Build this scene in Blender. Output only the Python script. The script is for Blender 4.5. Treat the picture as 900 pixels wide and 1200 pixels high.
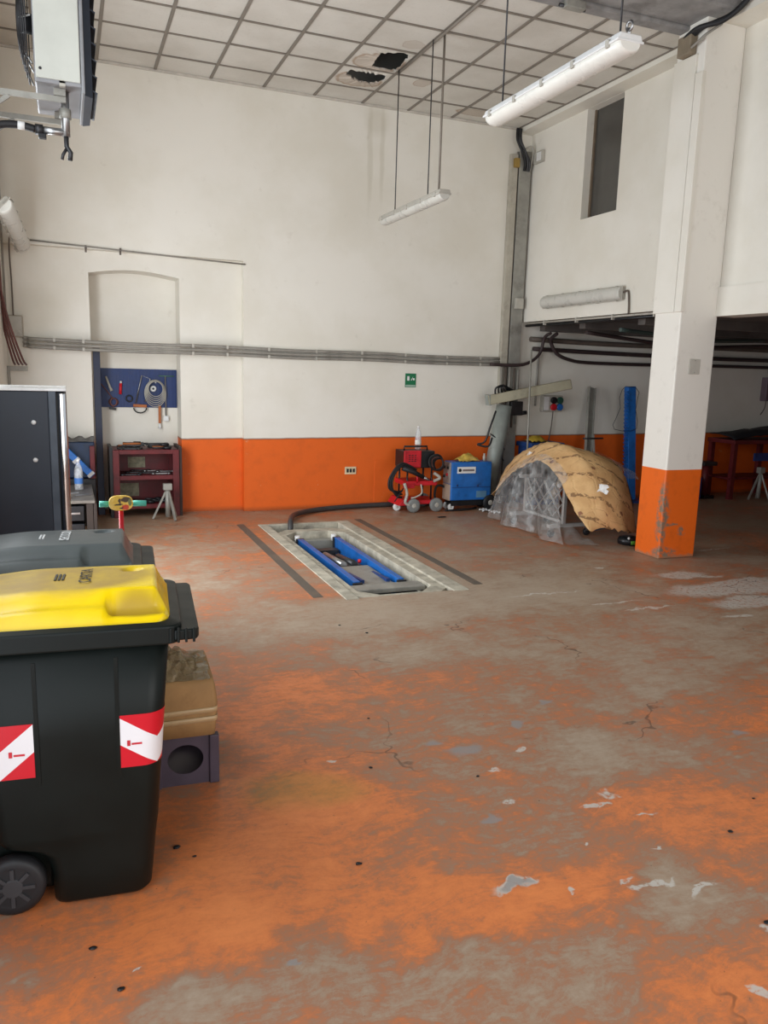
import bpy, math, random
from mathutils import Vector, Matrix
random.seed(7)
sc = bpy.context.scene
COL = sc.collection
for o in list(bpy.data.objects): bpy.data.objects.remove(o)

# ---------------------------------------------------------------- camera
H, FPX = 1.77, 920.8
YAW, PIT, ROL = 0.38480903, 0.17740781, -0.0290462
_f = Vector((math.sin(YAW)*math.cos(PIT), math.cos(YAW)*math.cos(PIT), -math.sin(PIT)))
_r = Vector((math.cos(YAW), -math.sin(YAW), 0)); _d = _f.cross(_r)
CR = math.cos(ROL)*_r + math.sin(ROL)*_d
CD = -math.sin(ROL)*_r + math.cos(ROL)*_d
cd = bpy.data.cameras.new('camera'); cam = bpy.data.objects.new('camera', cd); COL.objects.link(cam)
cd.sensor_fit = 'VERTICAL'; cd.sensor_height = 36; cd.lens = FPX/1200*36; cd.clip_start = .05; cd.clip_end = 100
mw = Matrix((CR, -CD, -_f)).transposed().to_4x4(); mw.translation = (0, 0, H); cam.matrix_world = mw
sc.camera = cam
def ray(x, y): return CR*((x-450)/FPX) + CD*((y-600)/FPX) + _f
def onZ(x, y, z=0.0): v = ray(x, y); return v*((z-H)/v.z) + Vector((0, 0, H))
def onY(x, y, Y): v = ray(x, y); return v*(Y/v.y) + Vector((0, 0, H))
def onX(x, y, X): v = ray(x, y); return v*(X/v.x) + Vector((0, 0, H))

# ---------------------------------------------------------------- world, daylight, exposure
w = bpy.data.worlds.new('World'); sc.world = w; w.use_nodes = True
w.node_tree.nodes['Background'].inputs[0].default_value = (.78, .88, 1, 1)
w.node_tree.nodes['Background'].inputs[1].default_value = 1.0
sc.view_settings.view_transform = 'Standard'; sc.view_settings.look = 'None'
sc.view_settings.gamma = 1; sc.view_settings.use_curve_mapping = False
sc.view_settings.exposure = 0.03
def area(name, loc, rot, sx, sy, power, col):
    l = bpy.data.lights.new(name, 'AREA'); l.shape = 'RECTANGLE'; l.size = sx; l.size_y = sy; l.energy = power; l.color = col
    o = bpy.data.objects.new(name, l); COL.objects.link(o); o.location = loc; o.rotation_euler = rot
    return o
# daylight: gateway, tall window and doorway in the left wall, and the gateway in the front wall
area('daylight_left_gate', (-.60, -.2, 1.9), (math.pi/2, 0, -math.pi/2), 4.6, 3.7, 95, (.92, .965, 1))
area('daylight_left_window', (-.57, 3.35, 2.85), (math.pi/2, 0, -math.pi/2), 2.1, 2.5, 52, (.92, .965, 1))
area('daylight_left_doorway', (-.60, 6.75, 1.6), (math.pi/2, 0, -math.pi/2), 1.9, 3.1, 165, (.92, .965, 1))
area('daylight_front_gate', (3.1, -3.45, 2.0), (math.pi/2, 0, 0), 4.2, 3.8, 185, (1, .98, .95))

# ---------------------------------------------------------------- mesh builder
class MB:
    def __init__(s): s.v = []; s.f = []; s.sm = []
    def add(s, vs, fs, smooth=False):
        n = len(s.v); s.v += [Vector(v) for v in vs]; s.f += [tuple(i+n for i in f) for f in fs]; s.sm += [smooth]*len(fs); return s
    def box(s, x0, x1, y0, y1, z0, z1, m=None):
        vs = [(x, y, z) for x in (x0, x1) for y in (y0, y1) for z in (z0, z1)]
        if m is not None: vs = [m @ Vector(v) for v in vs]
        return s.add(vs, [(0,1,3,2),(4,6,7,5),(0,4,5,1),(2,3,7,6),(0,2,6,4),(1,5,7,3)])
    def beam(s, p0, p1, w, h, up=(0,0,1)):       # a box section from p0 to p1
        p0, p1 = Vector(p0), Vector(p1); d = (p1-p0); L = d.length; d.normalize()
        a = d.cross(Vector(up))
        if a.length < 1e-4: a = d.cross(Vector((0,1,0)))
        a.normalize(); b = a.cross(d)
        m = Matrix((a, d, b)).transposed().to_4x4(); m.translation = p0
        return s.box(-w/2, w/2, 0, L, -h/2, h/2, m)
    def rings(s, rings, closed=True, cap=True, smooth=True):
        n = len(rings[0]); vs = [p for r in rings for p in r]; fs = []
        for i in range(len(rings)-1):
            for j in range(n if closed else n-1):
                k = (j+1) % n; fs.append((i*n+j, i*n+k, (i+1)*n+k, (i+1)*n+j))
        s.add(vs, fs, smooth)
        if cap:
            b = len(s.v)-len(vs)
            s.f.append(tuple(b+j for j in reversed(range(n)))); s.f.append(tuple(b+(len(rings)-1)*n+j for j in range(n))); s.sm += [False, False]
        return s
    def cyl(s, p0, p1, r0, r1=None, n=12, cap=True, smooth=True):
        return s.tube([p0, p1], [r0, r0 if r1 is None else r1], n, cap, smooth)
    def tube(s, pts, r, n=8, cap=True, smooth=True):
        pts = [Vector(p) for p in pts]; rs = r if isinstance(r, (list, tuple)) else [r]*len(pts); out = []; prev = None
        for i, p in enumerate(pts):
            d = (pts[min(i+1, len(pts)-1)] - pts[max(i-1, 0)]).normalized()
            if prev is None:
                a = d.cross(Vector((0,0,1)))
                if a.length < 1e-3: a = d.cross(Vector((1,0,0)))
            else: a = prev - d*prev.dot(d)
            a.normalize(); prev = a; b = d.cross(a)
            out.append([p + (a*math.cos(t) + b*math.sin(t))*rs[i] for t in [2*math.pi*k/n for k in range(n)]])
        return s.rings(out, True, cap, smooth)
    def lathe(s, prof, c=(0,0,0), axis='z', n=20, cap=True):
        c = Vector(c); out = []
        for r, h in prof:
            ring = []
            for k in range(n):
                t = 2*math.pi*k/n; q = (r*math.cos(t), r*math.sin(t), h)
                q = {'z': (q[0],q[1],q[2]), 'y': (q[0],q[2],q[1]), 'x': (q[2],q[0],q[1])}[axis]
                ring.append(c + Vector(q))
            out.append(ring)
        return s.rings(out, True, cap, True)
    def torus(s, c, R, r, axis='y', n=24, m=8):
        return s.tube_closed([Vector(c)+Vector({'z':(R*math.cos(t),R*math.sin(t),0),'y':(R*math.cos(t),0,R*math.sin(t)),'x':(0,R*math.cos(t),R*math.sin(t))}[axis]) for t in [2*math.pi*k/n for k in range(n)]], r, m)
    def tube_closed(s, pts, r, m=6):
        pts = [Vector(p) for p in pts]; N = len(pts); nrm = (pts[1]-pts[0]).cross(pts[N//3]-pts[0]).normalized(); vs = []; fs = []
        for i in range(N):
            d = (pts[(i+1)%N]-pts[i-1]).normalized(); a = d.cross(nrm).normalized(); b = nrm
            vs += [pts[i]+(a*math.cos(2*math.pi*k/m)+b*math.sin(2*math.pi*k/m))*r for k in range(m)]
        for i in range(N):
            for k in range(m): fs.append((i*m+k, i*m+(k+1)%m, ((i+1)%N)*m+(k+1)%m, ((i+1)%N)*m+k))
        return s.add(vs, fs, True)
    def grid(s, fn, nu, nv, smooth=True):
        vs = [fn(i/nu, j/nv) for i in range(nu+1) for j in range(nv+1)]
        return s.add(vs, [(i*(nv+1)+j, (i+1)*(nv+1)+j, (i+1)*(nv+1)+j+1, i*(nv+1)+j+1) for i in range(nu) for j in range(nv)], smooth)
    def prism(s, poly, axis, a, b):              # polygon extruded along axis: 'x' poly=(y,z), 'y' poly=(x,z), 'z' poly=(x,y)
        def pt(p, h): return {'x': (h,p[0],p[1]), 'y': (p[0],h,p[1]), 'z': (p[0],p[1],h)}[axis]
        n = len(poly)
        return s.add([pt(p,a) for p in poly]+[pt(p,b) for p in poly],
                     [tuple(range(n)), tuple(reversed(range(n,2*n)))]+[(i,(i+1)%n,n+(i+1)%n,n+i) for i in range(n)])
    def blob(s, c, r, nu=10, nv=7, jit=0):
        c = Vector(c); out = []
        for i in range(nv+1):
            th = math.pi*(i+.02)/(nv+.04); ring = []
            for k in range(nu):
                ph = 2*math.pi*k/nu; q = 1+random.uniform(-jit, jit)
                ring.append(c+Vector((r[0]*math.sin(th)*math.cos(ph)*q, r[1]*math.sin(th)*math.sin(ph)*q, r[2]*math.cos(th)*q)))
            out.append(ring)
        return s.rings(out)
    def build(s, name, mat, parent=None, bevel=0, world=True, solid=0, subsurf=0):
        off = Vector((0,0,0))
        if parent is not None and world: off = Vector(parent.get('_o', (0,0,0)))
        elif parent is None and world:
            lo = [min(v[i] for v in s.v) for i in range(3)]; hi = [max(v[i] for v in s.v) for i in range(3)]
            off = Vector(((lo[0]+hi[0])/2, (lo[1]+hi[1])/2, lo[2]))
        me = bpy.data.meshes.new(name); me.from_pydata([v-off for v in s.v], [], s.f)
        for p, q in zip(me.polygons, s.sm): p.use_smooth = q
        import bmesh
        bm = bmesh.new(); bm.from_mesh(me); bmesh.ops.recalc_face_normals(bm, faces=bm.faces); bm.to_mesh(me); bm.free()
        o = bpy.data.objects.new(name, me); COL.objects.link(o)
        if mat is not None: me.materials.append(mat)
        if parent is not None: o.parent = parent
        elif world: o.location = off
        o['_o'] = tuple(off) if parent is None or world else (0,0,0)
        if bevel:
            m = o.modifiers.new('bevel', 'BEVEL'); m.width = bevel; m.segments = 2; m.limit_method = 'ANGLE'; m.angle_limit = math.radians(40)
        if solid:
            m = o.modifiers.new('solid', 'SOLIDIFY'); m.thickness = solid; m.offset = 0
        if subsurf:
            m = o.modifiers.new('sub', 'SUBSURF'); m.levels = m.render_levels = subsurf
        return o
def tag(o, label, cat, group=None):
    o['label'] = label; o['category'] = cat
    if group: o['group'] = group
    return o
def thing(name, label, cat, loc, rotz=0, group=None):
    o = bpy.data.objects.new(name, None); COL.objects.link(o); o.location = loc; o.rotation_euler = (0,0,rotz); o['_o'] = tuple(loc); o.empty_display_size = .1
    return tag(o, label, cat, group)
def struct(o, label=None):
    o['kind'] = 'structure'
    if label: o['label'] = label
    return o
def copy_tree(o, parent=None):
    c = o.copy(); COL.objects.link(c); c.parent = parent
    for ch in [x for x in bpy.data.objects if x.parent == o]: copy_tree(ch, c)
    return c
def smooth_path(pts, n=6):
    P = [Vector(p) for p in pts]; out = []
    for i in range(len(P)-1):
        a, b, c, d = P[max(i-1,0)], P[i], P[i+1], P[min(i+2,len(P)-1)]
        for k in range(n):
            t = k/n; out.append(.5*((2*b)+(c-a)*t+(2*a-5*b+4*c-d)*t*t+(3*b-a-3*c+d)*t**3))
    return out+[P[-1]]
def text_part(name, s, size, m, mat, parent, ext=.0006):
    c = bpy.data.curves.new('t', 'FONT'); c.body = s; c.size = size; c.extrude = ext; c.align_x = 'CENTER'; c.align_y = 'CENTER'
    t = bpy.data.objects.new('t', c); COL.objects.link(t); bpy.context.view_layer.update()
    me = bpy.data.meshes.new_from_object(t.evaluated_get(bpy.context.evaluated_depsgraph_get())); bpy.data.objects.remove(t)
    me.transform(m); me.materials.clear(); me.materials.append(mat)
    o = bpy.data.objects.new(name, me); COL.objects.link(o); o.parent = parent; return o

# ---------------------------------------------------------------- materials
def S(r, g, b): return tuple((c/255/12.92 if c/255 <= .04045 else ((c/255+.055)/1.055)**2.4) for c in (r, g, b))+(1,)
class NT:
    def __init__(s, name):
        s.m = bpy.data.materials.new(name); s.m.use_nodes = True; s.t = s.m.node_tree; s.b = s.t.nodes['Principled BSDF']
        s.pos = s.n('ShaderNodeNewGeometry').outputs['Position']
    def n(s, k, **kw):
        x = s.t.nodes.new(k)
        for a, b in kw.items(): setattr(x, a, b)
        return x
    def set(s, inp, v):
        if isinstance(v, bpy.types.NodeSocket): s.t.links.new(v, inp)
        elif v is not None: inp.default_value = v
    def math(s, op, a, b=None, c=None, clamp=False):
        x = s.n('ShaderNodeMath', operation=op, use_clamp=clamp); s.set(x.inputs[0], a); s.set(x.inputs[1], b); s.set(x.inputs[2], c); return x.outputs[0]
    def vm(s, op, a, b=None):
        x = s.n('ShaderNodeVectorMath', operation=op); s.set(x.inputs[0], a); s.set(x.inputs[1], b); return x.outputs['Value'] if op in ('LENGTH','DOT_PRODUCT') else x.outputs[0]
    def noise(s, vec, scale, detail=4, rough=.55, col=False, dist=0):
        x = s.n('ShaderNodeTexNoise'); s.set(x.inputs['Vector'], vec); x.inputs['Scale'].default_value = scale; x.inputs['Detail'].default_value = detail; x.inputs['Roughness'].default_value = rough; x.inputs['Distortion'].default_value = dist
        return x.outputs['Color'] if col else x.outputs['Fac']
    def ramp(s, v, a, b, lo=0.0, hi=1.0):
        x = s.n('ShaderNodeMapRange', interpolation_type='SMOOTHSTEP'); s.set(x.inputs['Value'], v); x.inputs['From Min'].default_value = a; x.inputs['From Max'].default_value = b; x.inputs['To Min'].default_value = lo; x.inputs['To Max'].default_value = hi; return x.outputs[0]
    def mix(s, f, a, b, blend='MIX'):
        x = s.n('ShaderNodeMix', data_type='RGBA', blend_type=blend); s.set(x.inputs[0], f); s.set(x.inputs[6], a); s.set(x.inputs[7], b); return x.outputs[2]
    def warp(s, vec, scale, amt):
        c = s.noise(vec, scale, 3, .6, True); c = s.vm('SUBTRACT', c, (.5,.5,.5)); x = s.n('ShaderNodeVectorMath', operation='SCALE'); s.set(x.inputs[0], c); x.inputs['Scale'].default_value = amt
        return s.vm('ADD', vec, x.outputs[0])
    def blob(s, vec, c, r, soft=.3):
        v = s.vm('SUBTRACT', vec, c); v = s.vm('MULTIPLY', v, tuple(1/q if q else 0 for q in r)); return s.ramp(s.vm('LENGTH', v), 1-soft, 1+soft, 1, 0)
    def mx(s, a, b): return s.math('MAXIMUM', a, b)
    def sep(s, v):
        x = s.n('ShaderNodeSeparateXYZ'); s.set(x.inputs[0], v); return x.outputs
    def bump(s, h, strength=.3, dist=.01):
        x = s.n('ShaderNodeBump'); s.set(x.inputs['Height'], h); x.inputs['Strength'].default_value = strength; x.inputs['Distance'].default_value = dist; s.set(s.b.inputs['Normal'], x.outputs[0])
    def out(s, col, rough=.5, metal=0, spec=.5):
        s.set(s.b.inputs['Base Color'], col); s.set(s.b.inputs['Roughness'], rough); s.set(s.b.inputs['Metallic'], metal); s.set(s.b.inputs['Specular IOR Level'], spec); return s.m
def mat(name, rgb, rough=.5, metal=0.0, var=.12, scale=9, spec=.4, bump=0, dirt=None, dirt_amt=.5):
    t = NT(name); oc = t.n('ShaderNodeTexCoord').outputs['Object']
    n = t.noise(oc, scale, 4, .6); a = tuple(c*(1-var) for c in rgb[:3])+(1,); b = tuple(min(1, c*(1+var)) for c in rgb[:3])+(1,)
    col = t.mix(t.ramp(n, .3, .7), a, b)
    if dirt: col = t.mix(t.math('MULTIPLY', t.ramp(t.noise(oc, scale*.6, 6, .7), .5, .7), dirt_amt), col, dirt)
    if bump: t.bump(t.noise(oc, scale*5, 3, .6), bump, .004)
    return t.out(col, t.ramp(n, .2, .8, max(0, rough-.06), min(1, rough+.06)), metal, spec)

ORANGE = S(222, 98, 26)
def wall_mat(name, white, stripe=True, streaks=()):
    t = NT(name); P = t.pos; x, y, z = t.sep(P)
    n = t.noise(P, 1.1, 5, .6); n2 = t.noise(P, 6, 5, .65)
    wc = t.mix(t.ramp(n, .35, .7), white, tuple(c*k for c, k in zip(white[:3], (.92,.91,.88)))+(1,))
    wc = t.mix(t.ramp(n2, .62, .78, 0, .22), wc, S(170,160,145))
    for (c, r) in streaks:
        wc = t.mix(t.math('MULTIPLY', t.blob(t.warp(P, 3, .06), c, r, .5), .3), wc, S(176,168,146))
    col = wc
    if stripe:
        edge = t.math('SUBTRACT', z, t.math('MULTIPLY_ADD', x, .0085, .882))
        edge = t.math('ADD', edge, t.math('MULTIPLY', t.math('SUBTRACT', t.noise(P, 5, 2), .5), .012))
        below = t.ramp(edge, -.003, .003, 1, 0)
        line = t.math('MULTIPLY', t.ramp(t.math('ABSOLUTE', edge), .006, .014, 1, 0), .6)
        oc = t.mix(t.ramp(n2, .45, .75, 0, .35), ORANGE, S(190, 84, 26))
        sc_ = t.noise(t.vm('MULTIPLY', P, (1,1,1.6)), 9, 6, .7)
        oc = t.mix(t.ramp(sc_, .66, .72, 0, .55), oc, S(205,170,140))
        oc = t.mix(t.ramp(z, .0, .07, .55, 0), oc, S(105,62,35))
        col = t.mix(below, wc, oc); col = t.mix(line, col, S(96,62,40))
    t.bump(t.noise(P, 22, 5, .6), .12, .006)
    return t.out(col, .62, 0, .35)
WHITE = S(226, 222, 212)
MW_BACK = wall_mat('painted plaster orange dado', WHITE, True, [((3.56,9.58,4.35),(.035,1,.55)), ((3.72,9.58,4.4),(.03,1,.5)), ((3.64,9.58,4.75),(.14,1,.16)), ((-.3,9.6,2.3),(.3,1,.25))])
MW_SIDE = wall_mat('painted plaster', WHITE, False, [((5.83,6.6,4.6),(1,.35,.3))])
MW_COL = None
def column_mat():
    t = NT('column paint'); P = t.pos; x, y, z = t.sep(P)
    n2 = t.noise(P, 7, 5, .65)
    wc = t.mix(t.ramp(n2, .55, .75, 0, .3), S(228,224,215), S(190,184,172))
    oc = t.mix(t.ramp(n2, .5, .75, 0, .4), S(228,102,22), S(186,84,26))
    Pw = t.warp(P, 9, .12)
    d = t.blob(Pw, (5.42,6.06,.42), (.075,.075,.34), .3)
    d = t.mx(d, t.blob(Pw, (5.5,6.06,.06), (.13,.13,.06), .35)); d = t.mx(d, t.blob(Pw, (5.68,6.06,.28), (.05,.05,.05), .4)); d = t.mx(d, t.blob(Pw, (5.55,6.06,.35), (.06,.05,.018), .4))
    d = t.math('MULTIPLY', d, t.ramp(t.noise(P, 16, 4, .7), .38, .56))
    oc = t.mix(d, oc, S(128,112,94))
    oc = t.mix(t.ramp(t.math('ADD', z, t.math('MULTIPLY', t.noise(P, 14, 3), .08)), .05, .085, .75, 0), oc, S(150,120,95))
    col = t.mix(t.ramp(z, .893, .897, 1, 0), wc, oc); t.bump(t.noise(P, 25, 4, .6), .18, .006)
    return t.out(col, .5, 0, .4)
MW_COL = column_mat()

def floor_mat():
    t = NT('worn orange floor paint'); P = t.pos
    W = t.warp(P, 1.7, .55); W2 = t.warp(P, 9, .12); W3 = t.warp(t.warp(P, 3, .25), 14, .08)
    big = t.noise(P, .9, 8, .72, dist=.4); med = t.noise(P, 4.2, 9, .78); fine = t.noise(P, 26, 4, .7)
    def g(px, py): p = onZ(px, py); return (p.x, p.y, 0)
    grey = None
    for (px, py, rx, ry) in [(650,1160,.36,.17),(560,1130,.25,.1),(380,1120,.22,.14),(250,1180,.2,.08),(640,770,1.0,.5),(790,800,.55,.4),(720,880,.4,.22),(880,740,.8,.45),(800,1040,.22,.12),(430,720,.9,.4),(600,690,1.2,.6),(520,760,.5,.3)]:
        b = t.blob(W, g(px, py), (rx, ry, 0), .8); grey = b if grey is None else t.mx(grey, b)
    orange = None
    for (px, py, rx, ry) in [(420,810,.75,.28),(600,1040,.42,.15),(480,1050,.3,.15),(850,1165,.24,.16),(240,1090,.4,.25),(330,970,.5,.4),(860,960,.35,.3),(880,830,.5,.25),(420,690,.5,.2)]:
        b = t.blob(W, g(px, py), (rx, ry, 0), .85); orange = b if orange is None else t.mx(orange, b)
    y = t.sep(P)[1]
    far = t.ramp(y, 3.4, 6.0, 0, .1)
    streak = t.noise(t.vm('MULTIPLY', t.warp(P, 1.5, .4), (1.2, 5, 1)), 5, 8, .78)
    k = t.math('MULTIPLY', t.math('SUBTRACT', big, .5), .9); k = t.math('ADD', k, t.math('MULTIPLY', t.math('SUBTRACT', med, .5), .75)); k = t.math('ADD', k, t.math('MULTIPLY', t.math('SUBTRACT', streak, .5), .7)); k = t.math('ADD', k, t.math('MULTIPLY', t.math('SUBTRACT', fine, .5), .35))
    k = t.math('ADD', k, t.math('MULTIPLY', grey, .24)); k = t.math('SUBTRACT', k, t.math('MULTIPLY', orange, .20)); k = t.math('ADD', t.math('ADD', k, far), .04)
    worn = t.ramp(k, -.52, .55)
    rp = t.n('ShaderNodeValToRGB'); t.set(rp.inputs[0], worn); el = rp.color_ramp.elements
    el[0].position = .0; el[0].color = S(228,136,76); el[1].position = 1; el[1].color = S(172,154,134)
    for ps, c in ((.3, S(208,120,68)), (.48, S(176,112,76)), (.62, S(158,116,90)), (.78, S(158,134,112))): e = el.new(ps); e.color = c
    col = rp.outputs[0]
    yel = t.math('MULTIPLY', t.blob(W, g(360,925), (.22,.12,0), .6), .28); col = t.mix(yel, col, S(150,140,52))
    col = t.mix(t.ramp(fine, .66, .74, 0, .45), col, S(90,66,50))
    col = t.mix(t.ramp(t.noise(P, 3.1, 8, .8), .62, .7, 0, .5), col, S(112,82,60))
    chips = None
    CH = [(598,1041,.065,.016),(675,1049,.014,.012),(715,932,.03,.022),(700,945,.05,.012),(757,957,.03,.008),(765,990,.025,.008),(850,690,.5,.17),(800,674,.22,.1),(890,704,.4,.12),(875,682,.3,.1),(868,722,.12,.025),(780,672,.06,.03),(700,665,.04,.02),(640,695,.3,.01),(720,706,.2,.012),(895,1090,.015,.03),(895,1165,.012,.02),(770,1035,.07,.012),(820,1045,.05,.015),(740,1033,.03,.012),(390,893,.03,.01),(585,905,.03,.012),(600,940,.02,.012),(690,988,.02,.008),(820,676,.2,.03),(820,645,.3,.012),(760,712,.2,.012),(610,878,.02,.02),(165,1143,.012,.006)]
    for (px, py, rx, ry) in CH:
        b = t.blob(W3, g(px, py), (rx*1.15, ry*1.15, 0), .25); chips = b if chips is None else t.mx(chips, b)
    chips = t.math('MULTIPLY', chips, t.ramp(t.noise(P, 30, 3, .7), .32, .5))
    col = t.mix(t.math('MULTIPLY', chips, .85), col, S(196,190,180))
    blue = None
    for (px, py, rx, ry) in [(545,882,.09,.05),(505,870,.05,.03),(610,848,.05,.03),(640,825,.05,.02),(330,1135,.03,.015),(600,1041,.05,.014),(866,857,.05,.03),(575,960,.05,.02)]:
        b = t.blob(W3, g(px, py), (rx, ry, 0), .35); blue = b if blue is None else t.mx(blue, b)
    col = t.mix(t.math('MULTIPLY', blue, .75), col, S(140,138,136))
    vor = t.n('ShaderNodeTexVoronoi', feature='DISTANCE_TO_EDGE'); t.set(vor.inputs['Vector'], t.warp(P, 2.5, .6)); vor.inputs['Scale'].default_value = .55
    crack = t.math('MULTIPLY', t.ramp(vor.outputs['Distance'], .001, .005, 1, 0), t.ramp(t.noise(P, 1.3, 3), .52, .6))
    col = t.mix(t.math('MULTIPLY', crack, .6), col, S(70,50,40))
    col = t.mix(t.ramp(t.noise(P, 60, 2, .5), .74, .8, 0, .7), col, S(40,32,28))
    rough = t.math('ADD', t.ramp(med, .3, .7, .33, .52), t.math('MULTIPLY', worn, .1))
    t.bump(t.math('ADD', t.math('MULTIPLY', fine, .5), t.math('MULTIPLY', chips, -.6)), .12, .004)
    return t.out(col, rough, 0, .42)
MF = floor_mat()

def tile_mat():
    t = NT('ceiling tile'); P = t.pos; W = t.warp(P, 5, .12)
    col = t.mix(t.ramp(t.noise(P, 1.6, 4), .35, .7), S(208,204,195), S(196,191,181))
    col = t.mix(t.ramp(t.noise(P, 40, 3, .7), .55, .75, 0, .15), col, S(120,112,100))
    for (px, py, rx, ry, k) in [(443,73,.27,.25,.6),(421,93,.27,.23,.6),(495,98,.09,.13,.5),(556,133,.25,.12,.6),(485,53,.12,.1,.3)]:
        c = onZ(px, py, 4.93); d = t.vm('LENGTH', t.vm('MULTIPLY', t.vm('SUBTRACT', W, tuple(c)), (1/rx, 1/ry, 0)))
        inner = t.ramp(d, .85, 1.05, k*.55, 0); rim = t.ramp(t.math('ABSOLUTE', t.math('SUBTRACT', d, .92)), .02, .12, k, 0)
        col = t.mix(t.mx(inner, rim), col, S(142,108,74))
    return t.out(col, .9, 0, .2)
MT = tile_mat()
M_BAR = mat('grid bar paint', S(122,114,104), .5, 0, .1)
M_CONC = mat('raw concrete', S(138,136,134), .85, 0, .18, 5, bump=.4, dirt=S(90,86,84))
M_CONC2 = mat('pit concrete', S(176,169,152), .85, 0, .25, 7, bump=.3, dirt=S(96,92,84))
M_PITW = mat('pit wall concrete', S(105,98,88), .9, 0, .2, 6, dirt=S(40,36,32))
M_STEELP = mat('galvanised grey paint', S(150,148,140), .5, .2, .12, 6, dirt=S(100,96,90))
M_PIPE = mat('grey pvc conduit', S(140,136,128), .45, 0, .12, 5, dirt=S(95,88,80))
M_PIPED = mat('dark conduit', S(96,86,78), .5, 0, .15, 5)
M_DARK = mat('black rubber', S(28,28,30), .55, 0, .2)
M_BLACK = mat('black paint', S(24,25,28), .4, 0, .2)
M_BROWN = mat('brown hose rubber', S(104,66,62), .55, 0, .2)
M_GREYBOX = mat('grey electrical plastic', S(176,172,162), .5, 0, .06, dirt=S(120,114,104))
M_METAL = mat('bare steel', S(165,165,165), .35, .9, .1)
M_DMETAL = mat('oily dark steel', S(70,70,72), .45, .7, .2)
M_WHITEP = mat('white plastic', S(222,222,220), .45, 0, .04)
M_BLUE = mat('blue enamel', S(30,100,176), .4, 0, .12, dirt=S(30,48,80))
M_BLUED = mat('dark blue enamel', S(28,62,120), .45, 0, .15, dirt=S(22,32,52))
M_RED = mat('red enamel', S(196,28,40), .4, 0, .12, dirt=S(90,20,24))
M_REDD = mat('dark red enamel', S(98,30,34), .5, 0, .2, dirt=S(60,26,26))
M_YELLOW = mat('yellow plastic', S(238,205,12), .32, 0, .06, 4, dirt=S(176,148,60))
M_GLASS = None
def clear_mat(name, fac, col, rough=.08):
    t = NT(name); tr = t.n('ShaderNodeBsdfTransparent'); mx = t.n('ShaderNodeMixShader'); t.out(col, rough, 0, .6)
    n = t.noise(t.pos, 14, 4, .65); mx.inputs[0].default_value = fac; t.set(mx.inputs[0], t.ramp(n, .35, .7, fac*.65, min(1, fac*1.35)))
    t.t.links.new(tr.outputs[0], mx.inputs[1]); t.t.links.new(t.b.outputs[0], mx.inputs[2]); t.t.links.new(mx.outputs[0], t.t.nodes['Material Output'].inputs[0])
    return t.m
M_SHEET = clear_mat('clear plastic film', .25, S(205,203,200), .25)
M_PET = clear_mat('clear bottle plastic', .38, S(225,230,235), .08)

# ================================================================ THE SETTING
# floor with the lift pit left open
PX0, PX1, PY0, PY1 = 2.03, 3.0, 5.62, 8.66
fx = [-.7, PX0, PX1, 12.0]; fy = [-3.6, PY0, PY1, 10.2]
m = MB()
for i in range(3):
    for j in range(3):
        if i == 1 and j == 1: continue
        m.add([(fx[i],fy[j],0),(fx[i+1],fy[j],0),(fx[i+1],fy[j+1],0),(fx[i],fy[j+1],0)], [(0,1,2,3)])
floor = struct(m.build('floor', MF, world=False), 'worn orange painted concrete floor with grey patches')
m = MB()
m.box(PX0-.15,PX0,PY0-.15,PY1+.15,-.5,-.004).box(PX1,PX1+.15,PY0-.15,PY1+.15,-.5,-.004).box(PX0,PX1,PY0-.15,PY0,-.5,-.004).box(PX0,PX1,PY1,PY1+.15,-.5,-.004).box(PX0,PX1,PY0,PY1,-.5,-.32)
struct(m.build('floor_pit', M_PITW, world=False), 'shallow concrete pit sunk in the floor for the lift')
# back wall: main face, old doorway recess and the niche
YB, YR, YN = 9.58, 9.70, 10.06
m = MB()
m.box(2.0, 12, YB, 10.3, 0, 5.6); m.box(-.75, 2.0, YB, 10.3, 3.0, 5.6)
m.box(-.75, .28, YR, 10.3, 0, 3.0); m.box(1.27, 2.0, YR, 10.3, 0, 3.0)
arch = [(.28,2.76)]+[(.28+.99*k/10, 2.76+.055*math.sin(math.pi*k/10)) for k in range(1,10)]+[(1.27,2.76),(1.27,3.0),(.28,3.0)]
m.prism(arch, 'y', YR, YN)
struct(m.build('wall_back', MW_BACK, world=False), 'white plaster back wall with an orange painted dado')
struct(MB().box(.28, 1.27, YN, 10.3, 0, 3.0).build('wall_niche', MW_SIDE, world=False), 'white back of the niche')
# the mezzanine: upper wall with window, its lower edge, ceiling below it, wall running on to the front
XW = 5.83; WY0, WY1, WZ0, WZ1 = 7.70, 8.37, 3.63, 4.87
m = MB()
m.box(XW, XW+.16, 6.3, WY0, 2.48, 5.6).box(XW, XW+.16, WY1, YB, 2.48, 5.6).box(XW, XW+.16, WY0, WY1, 2.48, WZ0).box(XW, XW+.16, WY0, WY1, WZ1, 5.6)
m.box(5.87, 6.1, -3.6, 6.3, 2.65, 5.6)
struct(m.build('wall_right', MW_SIDE, world=False), 'white upper wall of the mezzanine')
m = MB(); m.box(5.84, 6.1, -3.6, 6.08, 2.38, 2.652)
struct(m.build('trim_1', MW_SIDE, world=False), 'white beam along the lower edge of the right upper wall')
m = MB(); m.box(5.60, 6.1, -3.6, 6.07, 4.93, 5.6)
struct(m.build('trim_2', MW_SIDE, world=False), 'white box beam along the top of the right wall')
m = MB(); m.box(5.62, XW, 6.42, YB, 4.872, 5.6)
struct(m.build('trim_3', MW_SIDE, world=False), 'white boxed beam between tiled ceiling and upper wall')
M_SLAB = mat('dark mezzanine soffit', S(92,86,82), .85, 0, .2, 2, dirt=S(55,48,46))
m = MB(); m.box(5.95, 12, -3.6, YB, 2.46, 2.7)
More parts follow.
